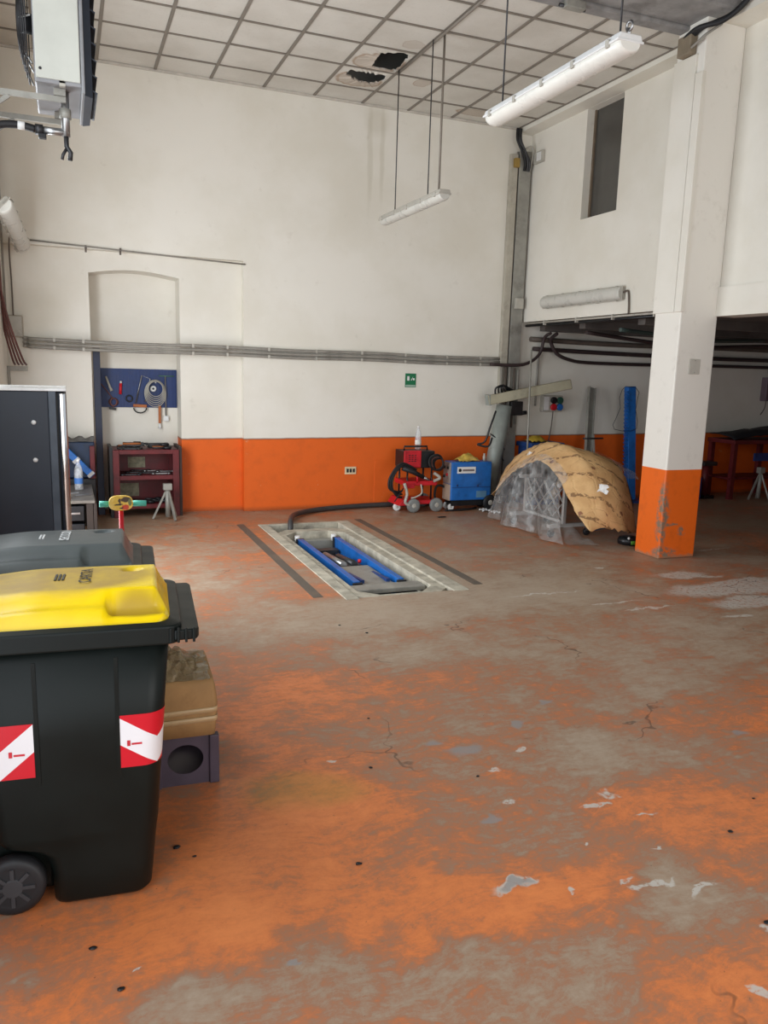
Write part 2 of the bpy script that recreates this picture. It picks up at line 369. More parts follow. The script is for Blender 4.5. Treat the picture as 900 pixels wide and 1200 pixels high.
struct(m.build('ceiling_mezzanine', M_SLAB, world=False), 'dark grey low ceiling under the mezzanine')
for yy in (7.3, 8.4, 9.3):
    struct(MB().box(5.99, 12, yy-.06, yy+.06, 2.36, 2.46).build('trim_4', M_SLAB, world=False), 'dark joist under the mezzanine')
m = MB(); m.box(6.1, 12, 4.3, 4.5, 0, 2.46); m.box(12, 12.2, 4.3, 10.3, 0, 2.7)
struct(m.build('wall_unseen_light_block', MW_BACK, world=False))  # unseen partition added to keep gate light out under the mezzanine, plus end wall
m = MB(); m.box(-.75, -.58, 2.3, 5.75, 0, 1.55); m.box(-.75, -.58, 4.45, 5.75, 1.55, 5.6); m.box(-.75, -.58, 5.75, 7.75, 3.2, 5.6); m.box(-.75, -.58, 7.75, 10.3, 0, 5.6); m.box(-.75, -.58, 2.3, 4.45, 4.15, 5.6); m.box(-.75, -.58, -3.6, 2.3, 3.9, 5.6); m.box(-.75, -.58, -3.6, -2.6, 0, 3.9)
struct(m.build('wall_left', MW_BACK, world=False), 'white left wall')
m = MB(); m.box(-.75, .9, -3.8, -3.6, 0, 5.6).box(5.3, 6.1, -3.8, -3.6, 0, 5.6).box(.9, 5.3, -3.8, -3.6, 3.95, 5.6)
struct(m.build('wall_front', MW_SIDE, world=False))
# column
m = MB(); m.box(5.42, 5.87, 6.06, 6.42, 0, 5.5)
colm = struct(m.build('column', MW_COL, world=False, bevel=.012), 'white square column with a chipped orange base')
MB().box(5.395, 5.44, 6.04, 6.13, 2.40, 4.5).build('plaster_strip', MW_SIDE, colm, world=False, bevel=.006)
MB().box(5.40, 5.43, 6.14, 6.43, 2.40, onX(806,55,5.40).z-.095).build('plaster_strip', MW_SIDE, colm, world=False, bevel=.006)
# raw beam across the ceiling
m = MB(); m.box(-.58, 5.60, 5.86, 6.40, 4.95, 5.6); m.box(-.58, 5.60, 6.28, 6.42, 4.91, 4.96)
struct(m.build('trim_5', M_CONC, world=False, bevel=.02), 'raw grey concrete beam crossing the ceiling')
# window
wn = struct(MB().box(XW+.12, XW+.135, WY0, WY1, WZ0, WZ1).build('window_1', mat('dark window glass', S(74,72,68), .16, 0, .06, 3, .6), world=False), 'tall narrow dark window in the upper wall')
f = MB(); f.box(XW+.1, XW+.14, WY1-.03, WY1, WZ0, WZ1).box(XW+.1, XW+.14, WY0, WY0+.03, WZ0, WZ1).box(XW+.1, XW+.14, WY0, WY1, WZ0, WZ0+.03)
f.build('window_frame', mat('brown window frame', S(110,96,80), .6), wn, world=False)
# tiled ceiling
ZC = 4.93
m = MB(); m.box(-.75, 6.1, -3.6, 10.3, 5.6, 5.75)
ceil = struct(m.build('ceiling', mat('void shade slab', S(38,38,42), .9), world=False), 'suspended ceiling of off-white tiles, two of them broken')  # slab coloured near black to paint in the shade of the ceiling void
xs = [-.58, -.165]+[.435+.6*k for k in range(9)]+[5.62]
ys = [6.42, 6.72, 7.32, 7.92, 8.52, 9.12, YB]
def holed_tile(name, x0, x1, y0, y1, hole):
    c = sum((Vector(h) for h in hole), Vector((0,0,0)))/len(hole); n = 48; top = []; bot = []; inn = []; inn2 = []
    def edge(t):
        d = Vector((math.cos(t), math.sin(t))); ks = []
        if abs(d.x) > 1e-6: ks.append(((x1 if d.x > 0 else x0)-c.x)/d.x)
        if abs(d.y) > 1e-6: ks.append(((y1 if d.y > 0 else y0)-c.y)/d.y)
        k = min(ks); return (c.x+d.x*k, c.y+d.y*k)
    def hr(t):
        d = Vector((math.cos(t), math.sin(t))); best = .1
        for i in range(len(hole)):
            a, b = Vector(hole[i][:2])-c.xy, Vector(hole[(i+1)%len(hole)][:2])-c.xy; e = b-a
            den = d.x*e.y-d.y*e.x
            if abs(den) < 1e-9: continue
            k = (a.x*e.y-a.y*e.x)/den; u = (a.x*d.y-a.y*d.x)/den
            if k > 0 and -1e-6 <= u <= 1+1e-6: best = max(best, k)
        return best
    angs = sorted([2*math.pi*i/n for i in range(n)]+[math.atan2(yy-c.y, xx-c.x) % (2*math.pi) for xx in (x0,x1) for yy in (y0,y1)]); N = len(angs)
    vs = []
    for t in angs:
        ex, ey = edge(t); r = hr(t)*random.uniform(.93, 1.05); r = min(r, math.hypot(ex-c.x, ey-c.y)*.985)
        hx, hy = c.x+math.cos(t)*r, c.y+math.sin(t)*r; sag = random.uniform(0, .02)
        vs += [(ex,ey,ZC+.004),(hx,hy,ZC+.004-sag),(ex,ey,ZC+.019),(hx,hy,ZC+.019-sag)]
    fs = []
    for i in range(N):
        a, b = 4*i, 4*((i+1)%N); fs += [(a,b,b+1,a+1),(a+2,a+3,b+3,b+2),(a+1,b+1,b+3,a+3),(a,a+2,b+2,b)]
    return MB().add(vs, fs).build(name, MT, ceil, world=False)
holeA = [(446,62),(460,60),(482,64),(464,83),(435,78),(440,70)]; holeB = [(405,86),(410,81),(454,88),(448,96),(432,98),(416,93)]
tiles = {}
for i in range(len(xs)-1):
    for j in range(len(ys)-1):
        x0, x1, y0, y1 = xs[i], xs[i+1], ys[j], ys[j+1]
        if abs(x0-2.835) < .01 and j in (3, 4):
            hp = [tuple(onZ(a, b, ZC)) for a, b in (holeA if j == 3 else holeB)]
            holed_tile('ceiling_tile', x0, x1, y0, y1, hp); continue
        key = (round(x1-x0, 3), round(y1-y0, 3)); cx, cy = (x0+x1)/2, (y0+y1)/2
        if key not in tiles:
            o = MB().box(-key[0]/2+.004, key[0]/2-.004, -key[1]/2+.004, key[1]/2-.004, .004, .019).build('ceiling_tile', MT, ceil, world=False); tiles[key] = o
        else:
            o = tiles[key].copy(); COL.objects.link(o); o.parent = ceil
        o.location = (cx, cy, ZC+random.uniform(0, .003))
for x in xs: MB().box(x-.016, x+.016, 6.42, YB, ZC-.006, ZC+.003).build('grid_bar', M_BAR, ceil, world=False)
for y in ys[1:]: MB().box(-.58, 5.62, y-.014, y+.014, ZC-.0045, ZC+.0035).build('grid_bar', M_BAR, ceil, world=False)
MB().box(-.58, 5.62, YB-.025, YB, ZC-.02, ZC+.003).build('edge_bar', mat('wall angle paint', S(188,182,172), .5), ceil, world=False)
MB().cyl((3.435, 6.45, ZC-.02), (3.435, 8.45, ZC-.02), .014).build('cable_pipe', M_BAR, ceil, world=False)

# ================================================================ LIFT PIT
MS = mat('dark floor strip', S(96,88,78), .6, .1, .15, 4, dirt=S(128,104,84))
for x, lab in ((1.78,'long dark grey strip let into the floor on the niche side of the lift pit'), (3.205,'long dark grey strip let into the floor on the column side of the lift pit')):
    tag(MB().box(x-.042, x+.042, 5.72, 8.76, 0, .002).build('floor_strip', MS), lab, 'floor strip')
lift = thing('scissor_lift', 'blue and grey scissor lift lowered into its floor pit', 'car lift', (2.515, 7.1, -.32))
# kerb (concrete edge flush with the floor) and octagonal inner frame
kerb = MB()
kerb.box(PX0-.06, PX0+.05, PY0-.03, PY1+.03, -.12, .006).box(PX1-.09, PX1+.05, PY0-.03, PY1+.03, -.12, .006)
kerb.box(PX0+.05, PX1-.09, PY1-.03, PY1+.03, -.12, .006)
kerb.build('kerb', M_CONC2, lift, bevel=.006)
def ring(outer, inner, z0, z1):
    n = len(outer); vs = [(x,y,z) for z in (z0,z1) for (x,y) in outer+inner]; fs = []
    for i in range(n):
        j = (i+1) % n
        fs += [(i,j,n+j,n+i),(2*n+i,3*n+i,3*n+j,2*n+j),(i,2*n+i,2*n+j,j),(n+i,n+j,3*n+j,3*n+i)]
    return MB().add(vs, fs)
def octa(x0, x1, y0, y1, c): return [(x0+c,y0),(x1-c,y0),(x1,y0+c),(x1,y1-c),(x1-c,y1),(x0+c,y1),(x0,y1-c),(x0,y0+c)]
ring(octa(2.06,2.93,5.60,8.40,.16), octa(2.15,2.82,5.70,8.26,.15), -.14, -.012).build('inner_frame', M_CONC2, lift, bevel=.004)
lift_b = MB(); lift_b.box(2.2, 2.78, 6.05, 8.15, -.32, -.24); lift_b.build('base_plate', M_DMETAL, lift, bevel=.004)
for x in (2.285, 2.70):
    a = MB(); a.box(x-.024, x+.024, 6.22, 8.02, -.22, -.05); a.box(x-.03, x+.03, 6.22, 8.02, -.055, -.04); arm = a.build('lift_arm', M_BLUE, lift, bevel=.004)
    MB().box(x-.042, x+.042, 8.02, 8.05, -.22, -.04).build('end_plate', M_DMETAL, arm)
    MB().box(x-.042, x+.042, 6.19, 6.22, -.22, -.05).build('end_plate', M_DMETAL, arm)
    MB().cyl((x, 8.14, -.1), (x, 8.14, -.03), .03).build('bolt_head', M_WHITEP, arm)
for x in (2.37, 2.61):
    MB().beam((x, 6.3, -.1), (x, 7.6, -.2), .03, .09).build('scissor_leg', M_BLUED, lift)
MB().box(2.335, 2.65, 6.20, 6.92, -.115, -.085).build('cover_plate', M_STEELP, lift, bevel=.003)
MB().box(2.335, 2.65, 7.80, 7.92, -.17, -.13).build('cover_plate', M_DMETAL, lift, bevel=.003)
pb = MB(); pb.box(2.36, 2.62, 6.95, 7.25, -.2, -.1); pb.build('cylinder_block', M_DMETAL, lift, bevel=.01)
MB().cyl((2.43, 7.0, -.09), (2.43, 7.6, -.13), .035).build('ram', M_METAL, lift)
MB().cyl((2.54, 7.0, -.09), (2.54, 7.5, -.13), .035).build('ram', M_DMETAL, lift)
MB().cyl((2.60, 7.02, -.08), (2.60, 7.02, -.05), .018).build('valve_cap', M_RED, lift)
MB().box(2.16, 2.81, 5.93, 6.1, -.075, -.035).build('cross_beam', M_STEELP, lift, bevel=.006)
MB().box(2.18, 2.8, 8.14, 8.24, -.2, -.09).build('cross_beam', M_STEELP, lift, bevel=.006)
hp = smooth_path([(2.3,8.5,-.29),(2.3,8.5,-.1),(2.31,8.52,.0),(2.34,8.62,.055),(2.5,9.0,.045),(2.85,9.3,.035),(3.4,9.45,.035),(4.0,9.5,.035),(4.6,9.5,.035)], 6)
tag(MB().tube(hp, .032, 10).build('hose', mat('grey black hose', S(62,60,60), .5)), 'thick dark hose curving from the lift pit to the back wall', 'hose')

# ================================================================ WHEELIE BINS
M_BIN = mat('dark green bin plastic', S(13,19,17), .42, 0, .1, 5, .22)
M_LIDG = mat('grey bin lid plastic', S(76,82,82), .4, 0, .08, 5)
def yellow_lid():
    t = NT('dirty yellow lid'); oc = t.n('ShaderNodeTexCoord').outputs['Object']
    col = t.mix(t.ramp(t.noise(oc, 4, 4), .3, .7), S(240,206,10), S(228,192,12))
    d = t.blob(t.warp(oc, 6, .05), (-.07,0,1.05), (.32,.16,1), .18); n = t.noise(oc, 11, 5, .65)
    col = t.mix(t.math('MULTIPLY', d, t.ramp(n, .2, .7, .6, 1.0)), col, S(172,140,60))
    g = t.blob(oc, (.19,-.2,.98), (.09,.04,1), .3); col = t.mix(t.math('MULTIPLY', g, .7), col, S(150,118,50))
    return t.out(col, t.ramp(d, 0, 1, .25, .5), 0, .5)
def sticker_mat(name, flip):
    t = NT(name); uv = t.n('ShaderNodeUVMap').outputs[0]; u, v, _ = t.sep(uv)
    fold = t.math('SUBTRACT', .6, t.math('ABSOLUTE', t.math('SUBTRACT', u, .6)))
    e = t.math('ADD', v, t.math('MULTIPLY', fold, .8))
    wht = t.math('MULTIPLY', t.ramp(e, .475, .485), t.ramp(e, .985, .995, 1, 0))
    col = t.mix(wht, S(196,16,36), S(224,222,224))
    return t.out(col, .35, 0, .5)
M_STK = sticker_mat('reflective chevron sticker', False)
M_INKD = mat('dark ink', S(60,56,44), .5); M_INKW = mat('white ink', S(214,216,216), .5); M_INKR = mat('red ink', S(190,40,52), .5)
def rrect(x0, x1, y0, y1, r, n=6):
    out = []
    for (cx, cy, a) in ((x1-r,y0+r,-90),(x1-r,y1-r,0),(x0+r,y1-r,90),(x0+r,y0+r,180)):
        out += [(cx+r*math.cos(math.radians(a+90*k/n)), cy+r*math.sin(math.radians(a+90*k/n))) for k in range(n+1)]
    return out
BS = [(.005,-.10,.20,.235,.05),(.02,-.10,.212,.25,.06),(.12,-.105,.222,.253,.06),(.18,-.125,.228,.254,.06),(.21,-.17,.231,.255,.06),(.23,-.25,.233,.256,.06),(.26,-.275,.238,.257,.06),(.6,-.30,.262,.265,.06),(.90,-.325,.285,.275,.06)]
def bin_side(z, off=0.0):     # x0,x1,half width,radius of the body at height z
    for a, b in zip(BS, BS[1:]):
        if a[0] <= z <= b[0]:
            t = (z-a[0])/(b[0]-a[0]); return [a[i]+(b[i]-a[i])*t for i in range(1,5)]
def make_bin(label, loc, rotz, lid_mat, text, ink, group):
    b = thing('wheelie_bin', label, 'bin', loc, rotz, group)
    m = MB(); m.rings([[(x,y,z) for x,y in rrect(x0,x1,-h,h,r)] for z,x0,x1,h,r in BS])
    body = m.build('body', M_BIN, b, world=False)
    for xr in (-.12, .12):          # shallow vertical ribs moulded in the side
        MB().beam((xr,-.262,.45), (xr,-.2745,.86), .012, .003, (0,1,0)).build('rib', M_BIN, body, world=False)
    MB().box(-.29, -.09, -.185, .185, .03, .27).build('wheel_well', M_BIN, body, world=False, bevel=.02)
    m = MB(); o_ = rrect(-.36,.325,-.292,.292,.05); i_ = rrect(-.32,.285,-.262,.262,.05)
    n = len(o_); vs = [(x,y,.895) for x,y in o_]+[(x,y,.955) for x,y in o_]+[(x,y,.965) for x,y in i_]+[(x,y,.895) for x,y in i_]; fs = []
    for i in range(n):
        j = (i+1)%n; fs += [(i,j,n+j,n+i),(n+i,n+j,2*n+j,2*n+i),(2*n+i,2*n+j,3*n+j,3*n+i),(3*n+i,3*n+j,j,i)]
    rim = m.add(vs, fs, False).build('rim', M_BIN, b, world=False, bevel=.006)
    m = MB(); m.prism([(.30,-.29),(.37,-.285),(.378,-.26),(.378,.26),(.37,.285),(.30,.29)], 'z', .905, .94); m.build('front_lip', M_BIN, rim, world=False, bevel=.006)
    for k in range(4): MB().box(.285+.024*k, .293+.024*k, -.296, -.284, .90, .948).build('rim_rib', M_BIN, rim, world=False, bevel=.002)
    # lid: a moulded height field with a raised centre, thumb dent and corner hand grips
    def sm(a, b_, x): t = max(0, min(1, (x-a)/(b_-a))); return t*t*(3-2*t)
    def lid(u, v):
        x = -.37+.66*u; y = -.258+.516*v; q = min(1, abs(y)/.258)
        edge = min(.29-x, .258-abs(y)); h = .05*sm(-.002, .03, edge)
        h += .038*sm(.2, .15, abs(y))*sm(.268, .245, x)                       # raised centre
        h += .012*(1-q*q) - .02*sm(-.1,-.37,x)
        h -= .045*sm(.09, .11, x)*sm(.28, .262, x)*sm(.165, .18, abs(y))*sm(.24, .228, abs(y))   # hand grip
        h -= .022*sm(.035, .02, math.hypot((x-.17)*.9, y-.08))               # thumb dent
        r = .06; dx, dy = max(0, x-(.29-r)), max(0, abs(y)-(.258-r)); d = math.hypot(dx, dy)
        if d > r: k = r/d; x = .29-r+dx*k; y = math.copysign(.258-r+dy*k, y)
        return (x, y, .955+h)
    m = MB().grid(lid, 60, 44)
    def skirt(s0, s1, n_):
        return [lid(s0[0]+(s1[0]-s0[0])*k/n_, s0[1]+(s1[1]-s0[1])*k/n_) for k in range(n_)]
    per = skirt((0,0),(1,0),60)+skirt((1,0),(1,1),44)+skirt((1,1),(0,1),60)+skirt((0,1),(0,0),44)
    m.rings([[(p[0],p[1],p[2]) for p in per], [(p[0],p[1],.93) for p in per]], True, False)
    l = m.build('lid', lid_mat, b, world=False)
    MB().cyl((-.375,-.2,.955), (-.375,.2,.955), .016).build('hinge_rod', M_BIN, b, world=False)
    T = Matrix.Translation((.005+.02, 0.0, .955+.1035)) @ Matrix.Rotation(math.pi/2, 4, 'Z')
    text_part('lettering', text, .055, T, ink, l)
    for k in range(3 if text == 'CARTA' else 2):
        MB().box(-.075-.0+.012*k, -.068+.012*k, -.04, .035, .955+.1, .955+.1035).build('small_print', ink, l, world=False)
    # stickers
    def stick(name, s0, s1, z0, z1, flip):
        nu, nv = 14, 4; vs = []; uvs = []
        for i in range(nu+1):
            for j in range(nv+1):
                z = z0+(z1-z0)*j/nv; s = s0+(s1-s0)*i/nu
                x0, x1, h, r = bin_side(z); xc = x1-r
                if s <= xc: p = (s, -h-.0015)
                else:
                    a = min((s-xc)/r, math.pi/2); p = (xc+(r+.0015)*math.sin(a), -h+r-(r+.0015)*math.cos(a))
                    if (s-xc)/r > math.pi/2: p = (x1+.0015, -h+r+(s-xc-r*math.pi/2))
                vs.append((p[0], p[1], z)); uvs.append((1-i/nu if flip else i/nu, j/nv))
        o = MB().add(vs, [(i*(nv+1)+j,(i+1)*(nv+1)+j,(i+1)*(nv+1)+j+1,i*(nv+1)+j+1) for i in range(nu) for j in range(nv)], True).build(name, M_STK, b, world=False)
        uvl = o.data.uv_layers.new(name='UVMap')
        for lp in o.data.loops: uvl.data[lp.index].uv = uvs[lp.vertex_index]
        return o
    for (s0, s1, fl, lx) in ((.115,.33,False,.165),(-.30,-.13,True,-.185)):
        st = stick('reflective_sticker', s0, s1, .478, .66, fl); h = bin_side(.56)[2]
        MB().box(lx-.018, lx-.008, -h-.0035, -h-.001, .553, .572).build('red_mark', M_INKR, st, world=False)
        MB().box(lx-.004, lx+.028, -h-.0035, -h-.001, .556, .562).build('small_print', M_INKR, st, world=False)
    # wheels on their axle
    MB().cyl((-.215,-.25,.1), (-.215,.25,.1), .012).build('axle', M_METAL, b, world=False)
    for sy in (-1, 1):
        y0 = sy*.235; wheel = MB().lathe([(.066,-.024),(.085,-.027),(.098,-.018),(.1,0),(.098,.018),(.085,.027),(.066,.024)], (-.215, y0, .1), 'y', 28).build('wheel', M_DARK, b, world=False)
        hb = MB().lathe([(.03,-.03),(.034,-.02),(.034,.02),(.03,.03)], (-.215, y0, .1), 'y', 16)
        for k in range(8):
            a = 2*math.pi*k/8; c_, s_ = math.cos(a), math.sin(a)
            hb.beam((-.215+.03*c_, y0+sy*.018, .1+.03*s_), (-.215+.067*c_, y0+sy*.018, .1+.067*s_), .012, .022, (0,1,0))
        hb.build('hub', mat('wheel hub plastic', S(52,52,54), .5), wheel, world=False)
    return b
bin1 = make_bin('dark green wheelie bin with a yellow lid and red-white chevron stickers', (.015, 2.772, 0), math.radians(-5), yellow_lid(), 'CARTA', M_INKD, 'wheelie bins by the left wall')
bin2 = make_bin('dark wheelie bin with a grey lid standing behind the yellow-lidded bin', (-.05, 3.46, 0), math.radians(-4), M_LIDG, 'SECCO', M_INKW, 'wheelie bins by the left wall')

# crate with a taped cardboard box on it
M_CRATE = mat('violet grey crate plastic', S(72,62,74), .5, 0, .1)
cr = thing('plastic_crate', 'violet-grey plastic crate with round holes under the cardboard box', 'crate', (.42, 3.36, 0), math.radians(-3))
hw, hd, hh = .12, .17, .22
fr = MB()
for sx in (-1, 1):
    for sy in (-1, 1): fr.box(sx*hw-.02, sx*hw+.02, sy*hd-.02, sy*hd+.02, 0, hh)
fr.box(-hw, hw, -hd, hd, 0, .012)
fr.build('crate_frame', M_CRATE, cr, world=False, bevel=.004)
def crate_panel(L, axis, pos):
    n = 40; outer = []; inner = []
    for k in range(n):
        t = 2*math.pi*k/n; c_, s_ = math.cos(t), math.sin(t); q = min(L/max(abs(c_),1e-6), (hh/2)/max(abs(s_),1e-6)); outer.append((c_*q, hh/2+s_*q)); inner.append((c_*L*.62, hh*.53+s_*hh*.3))
    vs = []
    for d in (-.006, .006):
        for (a, z) in outer+inner: vs.append((a, pos+d, z) if axis == 'y' else (pos+d, a, z))
    fs = []
    for i in range(n):
        j = (i+1)%n; fs += [(i,j,n+j,n+i),(2*n+i,3*n+i,3*n+j,2*n+j),(n+i,n+j,3*n+j,3*n+i),(i,2*n+i,2*n+j,j)]
    return MB().add(vs, fs)
for a, L, p in (('y',hw,-hd),('y',hw,hd),('x',hd,-hw),('x',hd,hw)): crate_panel(L, a, p).build('side_panel', M_CRATE, cr, world=False)
M_CARD = mat('brown cardboard', S(158,122,78), .75, 0, .12, 7, dirt=S(112,84,54)); M_TAPE = mat('brown packing tape', S(186,158,118), .3, 0, .06)
cb = thing('cardboard_box', 'battered taped cardboard box with crumpled plastic on its top', 'box', (.40, 3.36, hh+.001), math.radians(-3))
def cboard(u, v): return None
m = MB(); m.rings([[(x+random.uniform(-.003,.003),y,z) for x,y in rrect(-.15-k,.15+k,-.19-k,.19+k,.02,3)] for z,k in ((0,-.006),(.06,.0),(.14,.004),(.22,-.002),(.25,-.012))]); m.build('carton', M_CARD, cb, world=False)
for z in (.065, .105):
    MB().rings([[(x,y,zz+.02*(x)) for x,y in rrect(-.1555,.1555,-.1955,.1955,.02,3)] for zz in (z, z+.022)], True, False).build('tape_strip', M_TAPE, cb, world=False, solid=.001)
def crump(u, v):
    x = -.14+.27*u; y = -.18+.36*v; e = min(u,1-u,v,1-v)*4
    return (x+random.uniform(-.008,.008), y+random.uniform(-.008,.008), .252+min(1,e)*(.05*math.sin(3*u+1)+.025+random.uniform(-.02,.03))*(1.2-u*.6))
MB().grid(crump, 14, 16, False).build('crumpled_film', clear_mat('brown tinted film', .62, S(150,132,100), .2), cb, world=False)

# floor crumbs
for k, (px, py, s) in enumerate([(207,994,.016),(228,1004,.008),(434,900,.01),(420,1013,.013),(432,842,.008),(560,910,.009),(856,975,.012),(883,936,.008),(899,1082,.014),(398,733,.01),(430,742,.012),(142,1160,.012),(109,1112,.012)]):
    p = onZ(px, py); tag(MB().blob((p.x,p.y,s*.28), (s,s*.7,s*.28), 7, 4, .25).build('floor_crumb', M_BLACK), 'tiny dark crumb of dirt lying on the open orange floor', 'crumb', 'dark crumbs on the floor')

# ================================================================ BLACK CABINET
cab = thing('upright_cabinet', 'tall black metal cabinet with a polished door edge behind the bins', 'cabinet', (-.28, 5.3, 0))
M_CAB = mat('blue black powder coat', S(44,50,60), .45, 0, .1, 3)
MB().box(-.56, -.1, 5.0, 5.6, .06, 1.6).build('body', M_CAB, cab, bevel=.006)
MB().box(-.56, -.04, 5.02, 5.58, 0, .06).build('plinth', M_BLACK, cab)
MB().box(-.1, -.058, 4.995, 5.605, .05, 1.6).build('door_frame', mat('grey door frame', S(74,82,92), .4), cab, bevel=.004)
MB().box(-.058, -.046, 5.02, 5.58, .06, 1.59).build('seal', M_BLACK, cab)
dm = MB(); dm.prism([(-.046,5.0),(-.03,4.985),(-.012,5.02),(-.002,5.08),(-.002,5.6),(-.046,5.6)], 'z', .06, 1.595); door = dm.build('door', M_CAB, cab)
tr = MB(); tr.rings([[(-.036+.036*math.sin(a)*1.0, 5.01-.024*math.cos(a), z) for a in [math.pi*.5*k/10 for k in range(11)]] for z in (.2, 1.585)], False, False); tr.build('polished_edge', mat('polished trim', S(200,196,192), .1, .95, .03), door)
MB().box(-.565, .0, 4.99, 5.61, 1.6, 1.615).build('top', mat('white reflection top', S(230,230,228), .3), cab, bevel=.003)  # white colour paints in the glossy top's reflection of the wall
for z in (1.419, 1.2): MB().lathe([(.001,-.008),(.012,-.006),(.014,0)], (-.182, 4.999, z), 'y', 12).build('bolt', M_WHITEP, cab)
# ================================================================ LOW BENCH, BOTTLE, BLUE PRESS (left of the niche)
M_WOOD = mat('worn brown wood', S(46,36,31), .7, 0, .2, 12); M_GTOP = mat('dusty steel top', S(108,103,97), .5, .3, .2, 7, dirt=S(90,80,70))
bn = thing('low_bench', 'low dark bench with a dusty grey top beside the black cabinet', 'bench', (-.12, 8.6, 0))
MB().box(-.5, .22, 8.05, 9.15, .42, .45).build('bench_top', M_GTOP, bn, bevel=.004)
for x in (-.46, .17):
    for y in (8.09, 9.1): MB().box(x-.03, x+.03, y-.03, y+.03, 0, .42).build('leg', M_WOOD, bn, bevel=.003)
for z in (.06, .24): MB().box(-.44, .12, 8.1, 9.05, z, z+.15).build('drawer', M_BLACK, bn, bevel=.008)
for z in (.13, .31): MB().box(-.1, .08, 8.085, 8.1, z, z+.018).build('handle', M_METAL, bn)
MB().box(.205, .235, 8.06, 8.5, .02, .42).build('side_board', M_WOOD, bn, bevel=.003)
def bottle(name, label, base, h, cap=M_WHITEP, band=S(70,120,190)):
    b = thing(name, label, 'bottle', base); k = h/.32
    MB().lathe([(r*k, z*k) for r, z in [(.03,0),(.042,.006),(.043,.06),(.039,.1),(.043,.15),(.043,.2),(.034,.24),(.016,.285),(.013,.3)]], (0,0,0), 'z', 18).build('body', M_PET, b, world=False)
    MB().lathe([(.017*k,.296*k),(.017*k,.32*k),(.014*k,.323*k)], (0,0,0), 'z', 14).build('cap', cap, b, world=False)
    MB().lathe([(.0438*k,.07*k),(.0438*k,.13*k)], (0,0,0), 'z', 18, False).build('paper_band', mat('bottle band', band, .5), b, world=False)
    return b
bottle('water_bottle', 'clear water bottle with a white cap on the low bench', (.085, 8.75, .45), .32)
for k, (x, y, a, l) in enumerate([(.12,8.35,.5,.18),(-.06,8.24,-.6,.15),(-.02,8.5,.2,.2)]):
    d = Vector((math.cos(a), math.sin(a), 0))*l/2; c = Vector((x,y,.457))
    tag(MB().beam(c-d, c+d, .028, .012).build('steel_offcut', M_METAL), 'flat steel offcut lying on the low dusty bench', 'metal strip', 'offcuts on the low bench')
M_PEG0 = mat('old navy enamel', S(26,44,70), .5, 0, .2, dirt=S(20,24,32))
pr = thing('blue_press', 'dark blue bench press with a slanting blue ram in the corner', 'machine', (0, 9.4, 0))
MB().box(-.45, .27, 9.22, 9.62, .0, .5).build('stand', M_BLACK, pr, bevel=.01)
MB().box(-.45, .27, 9.3, 9.62, .5, .9).build('body', M_PEG0, pr, bevel=.015)
ram = MB().beam((-.1,9.2,.9), (.235,9.2,.54), .07, .075, (0,1,0)).build('slanting_ram', M_BLUE, pr, bevel=.006)
MB().beam((.06,9.2,.728), (.085,9.2,.70), .08, .085, (0,1,0)).build('band', M_METAL, ram); MB().beam((.205,9.2,.572), (.23,9.2,.545), .08, .085, (0,1,0)).build('band', M_METAL, ram)
MB().box(.215,.265,9.24,9.3,.45,.86).build('red_post', M_REDD, pr, bevel=.004)
rg = MB(); rg.grid(lambda u, v: (-.05+.32*u, 9.31+.26*v, .904+.05*abs(math.sin(7*u+2*v))*math.sin(3.1*v+.02)**2+.008*random.random()), 10, 8)
tag(rg.build('rag', mat('dirty grey rag', S(96,94,92), .9, 0, .4, 9), solid=.006), 'crumpled dirty grey rag on the blue press', 'rag')

# ================================================================ NICHE: upright, pegboard, tools, red shelf
tag(MB().box(.3, .375, 9.72, 9.80, 0, 1.96).build('steel_upright', mat('navy upright', S(34,40,62), .5), bevel=.004), 'tall dark navy steel upright at the side of the niche', 'post')
M_PEG = mat('navy panel enamel', S(26,50,100), .45, 0, .12)
pg = thing('pegboard', 'blue ribbed tool panel hung on the back of the niche', 'tool panel', (.83, YN-.01, 1.25))
MB().box(.385, 1.265, YN-.02, YN, 1.25, 1.71).build('panel', M_PEG, pg, bevel=.003)
for k in range(23): MB().box(.40+.038*k, .412+.038*k, YN-.028, YN-.02, 1.265, 1.695).build('rib', M_PEG, pg)
YP = YN-.035
def pb_(px, py, dep=.038): return onY(px, py, YN-dep)
M_WOODL = mat('orange brown wood handle', S(170,100,56), .6, 0, .15)
hs = thing('hacksaw', 'hacksaw with an orange-brown grip hanging on the blue panel', 'saw', pb_(165,477,.0445))
a, b, c, d = pb_(159,472,.0445), pb_(166,440,.0445), pb_(176,444,.0445), pb_(170,471,.0445)
MB().tube([a,b,c,d], .007, 6).build('frame', M_METAL, hs); MB().beam(pb_(156,475,.0445), pb_(172,476,.0445), .035, .03, (0,1,0)).build('grip', M_WOODL, hs, bevel=.006)
lp = pb_(164.3,481,.0445); MB().tube([lp+Vector((.075*math.cos(t)*1.0,0,.06*math.sin(t)+.03)) for t in [math.pi+math.pi*k/8 for k in range(9)]], .008, 6).build('loop', M_DARK, hs)
tc = pb_(124,450,.0485); t_ = thing('torch', 'pale metal torch hanging askew on the blue panel', 'torch', tc)
MB().tube([pb_(124,441,.0485), pb_(129,454,.0485), pb_(131,458,.0485)], [.012,.013,.02], 10).build('barrel', M_GREYBOX, t_)
bt = thing('spray_can', 'slim red and white can hung on the blue panel', 'can', pb_(141,463,.0445))
MB().cyl(pb_(141,462,.0445), pb_(141.5,449,.0445), .016).build('body', M_RED, bt); MB().cyl(pb_(141.5,449,.0445), pb_(141.6,446.5,.0445), .012).build('cap', M_WHITEP, bt)
cl = thing('cable_coil', 'coil of pale cable looped on the blue panel', 'cable', pb_(182,462,.066))
c0 = pb_(182,461,.066)
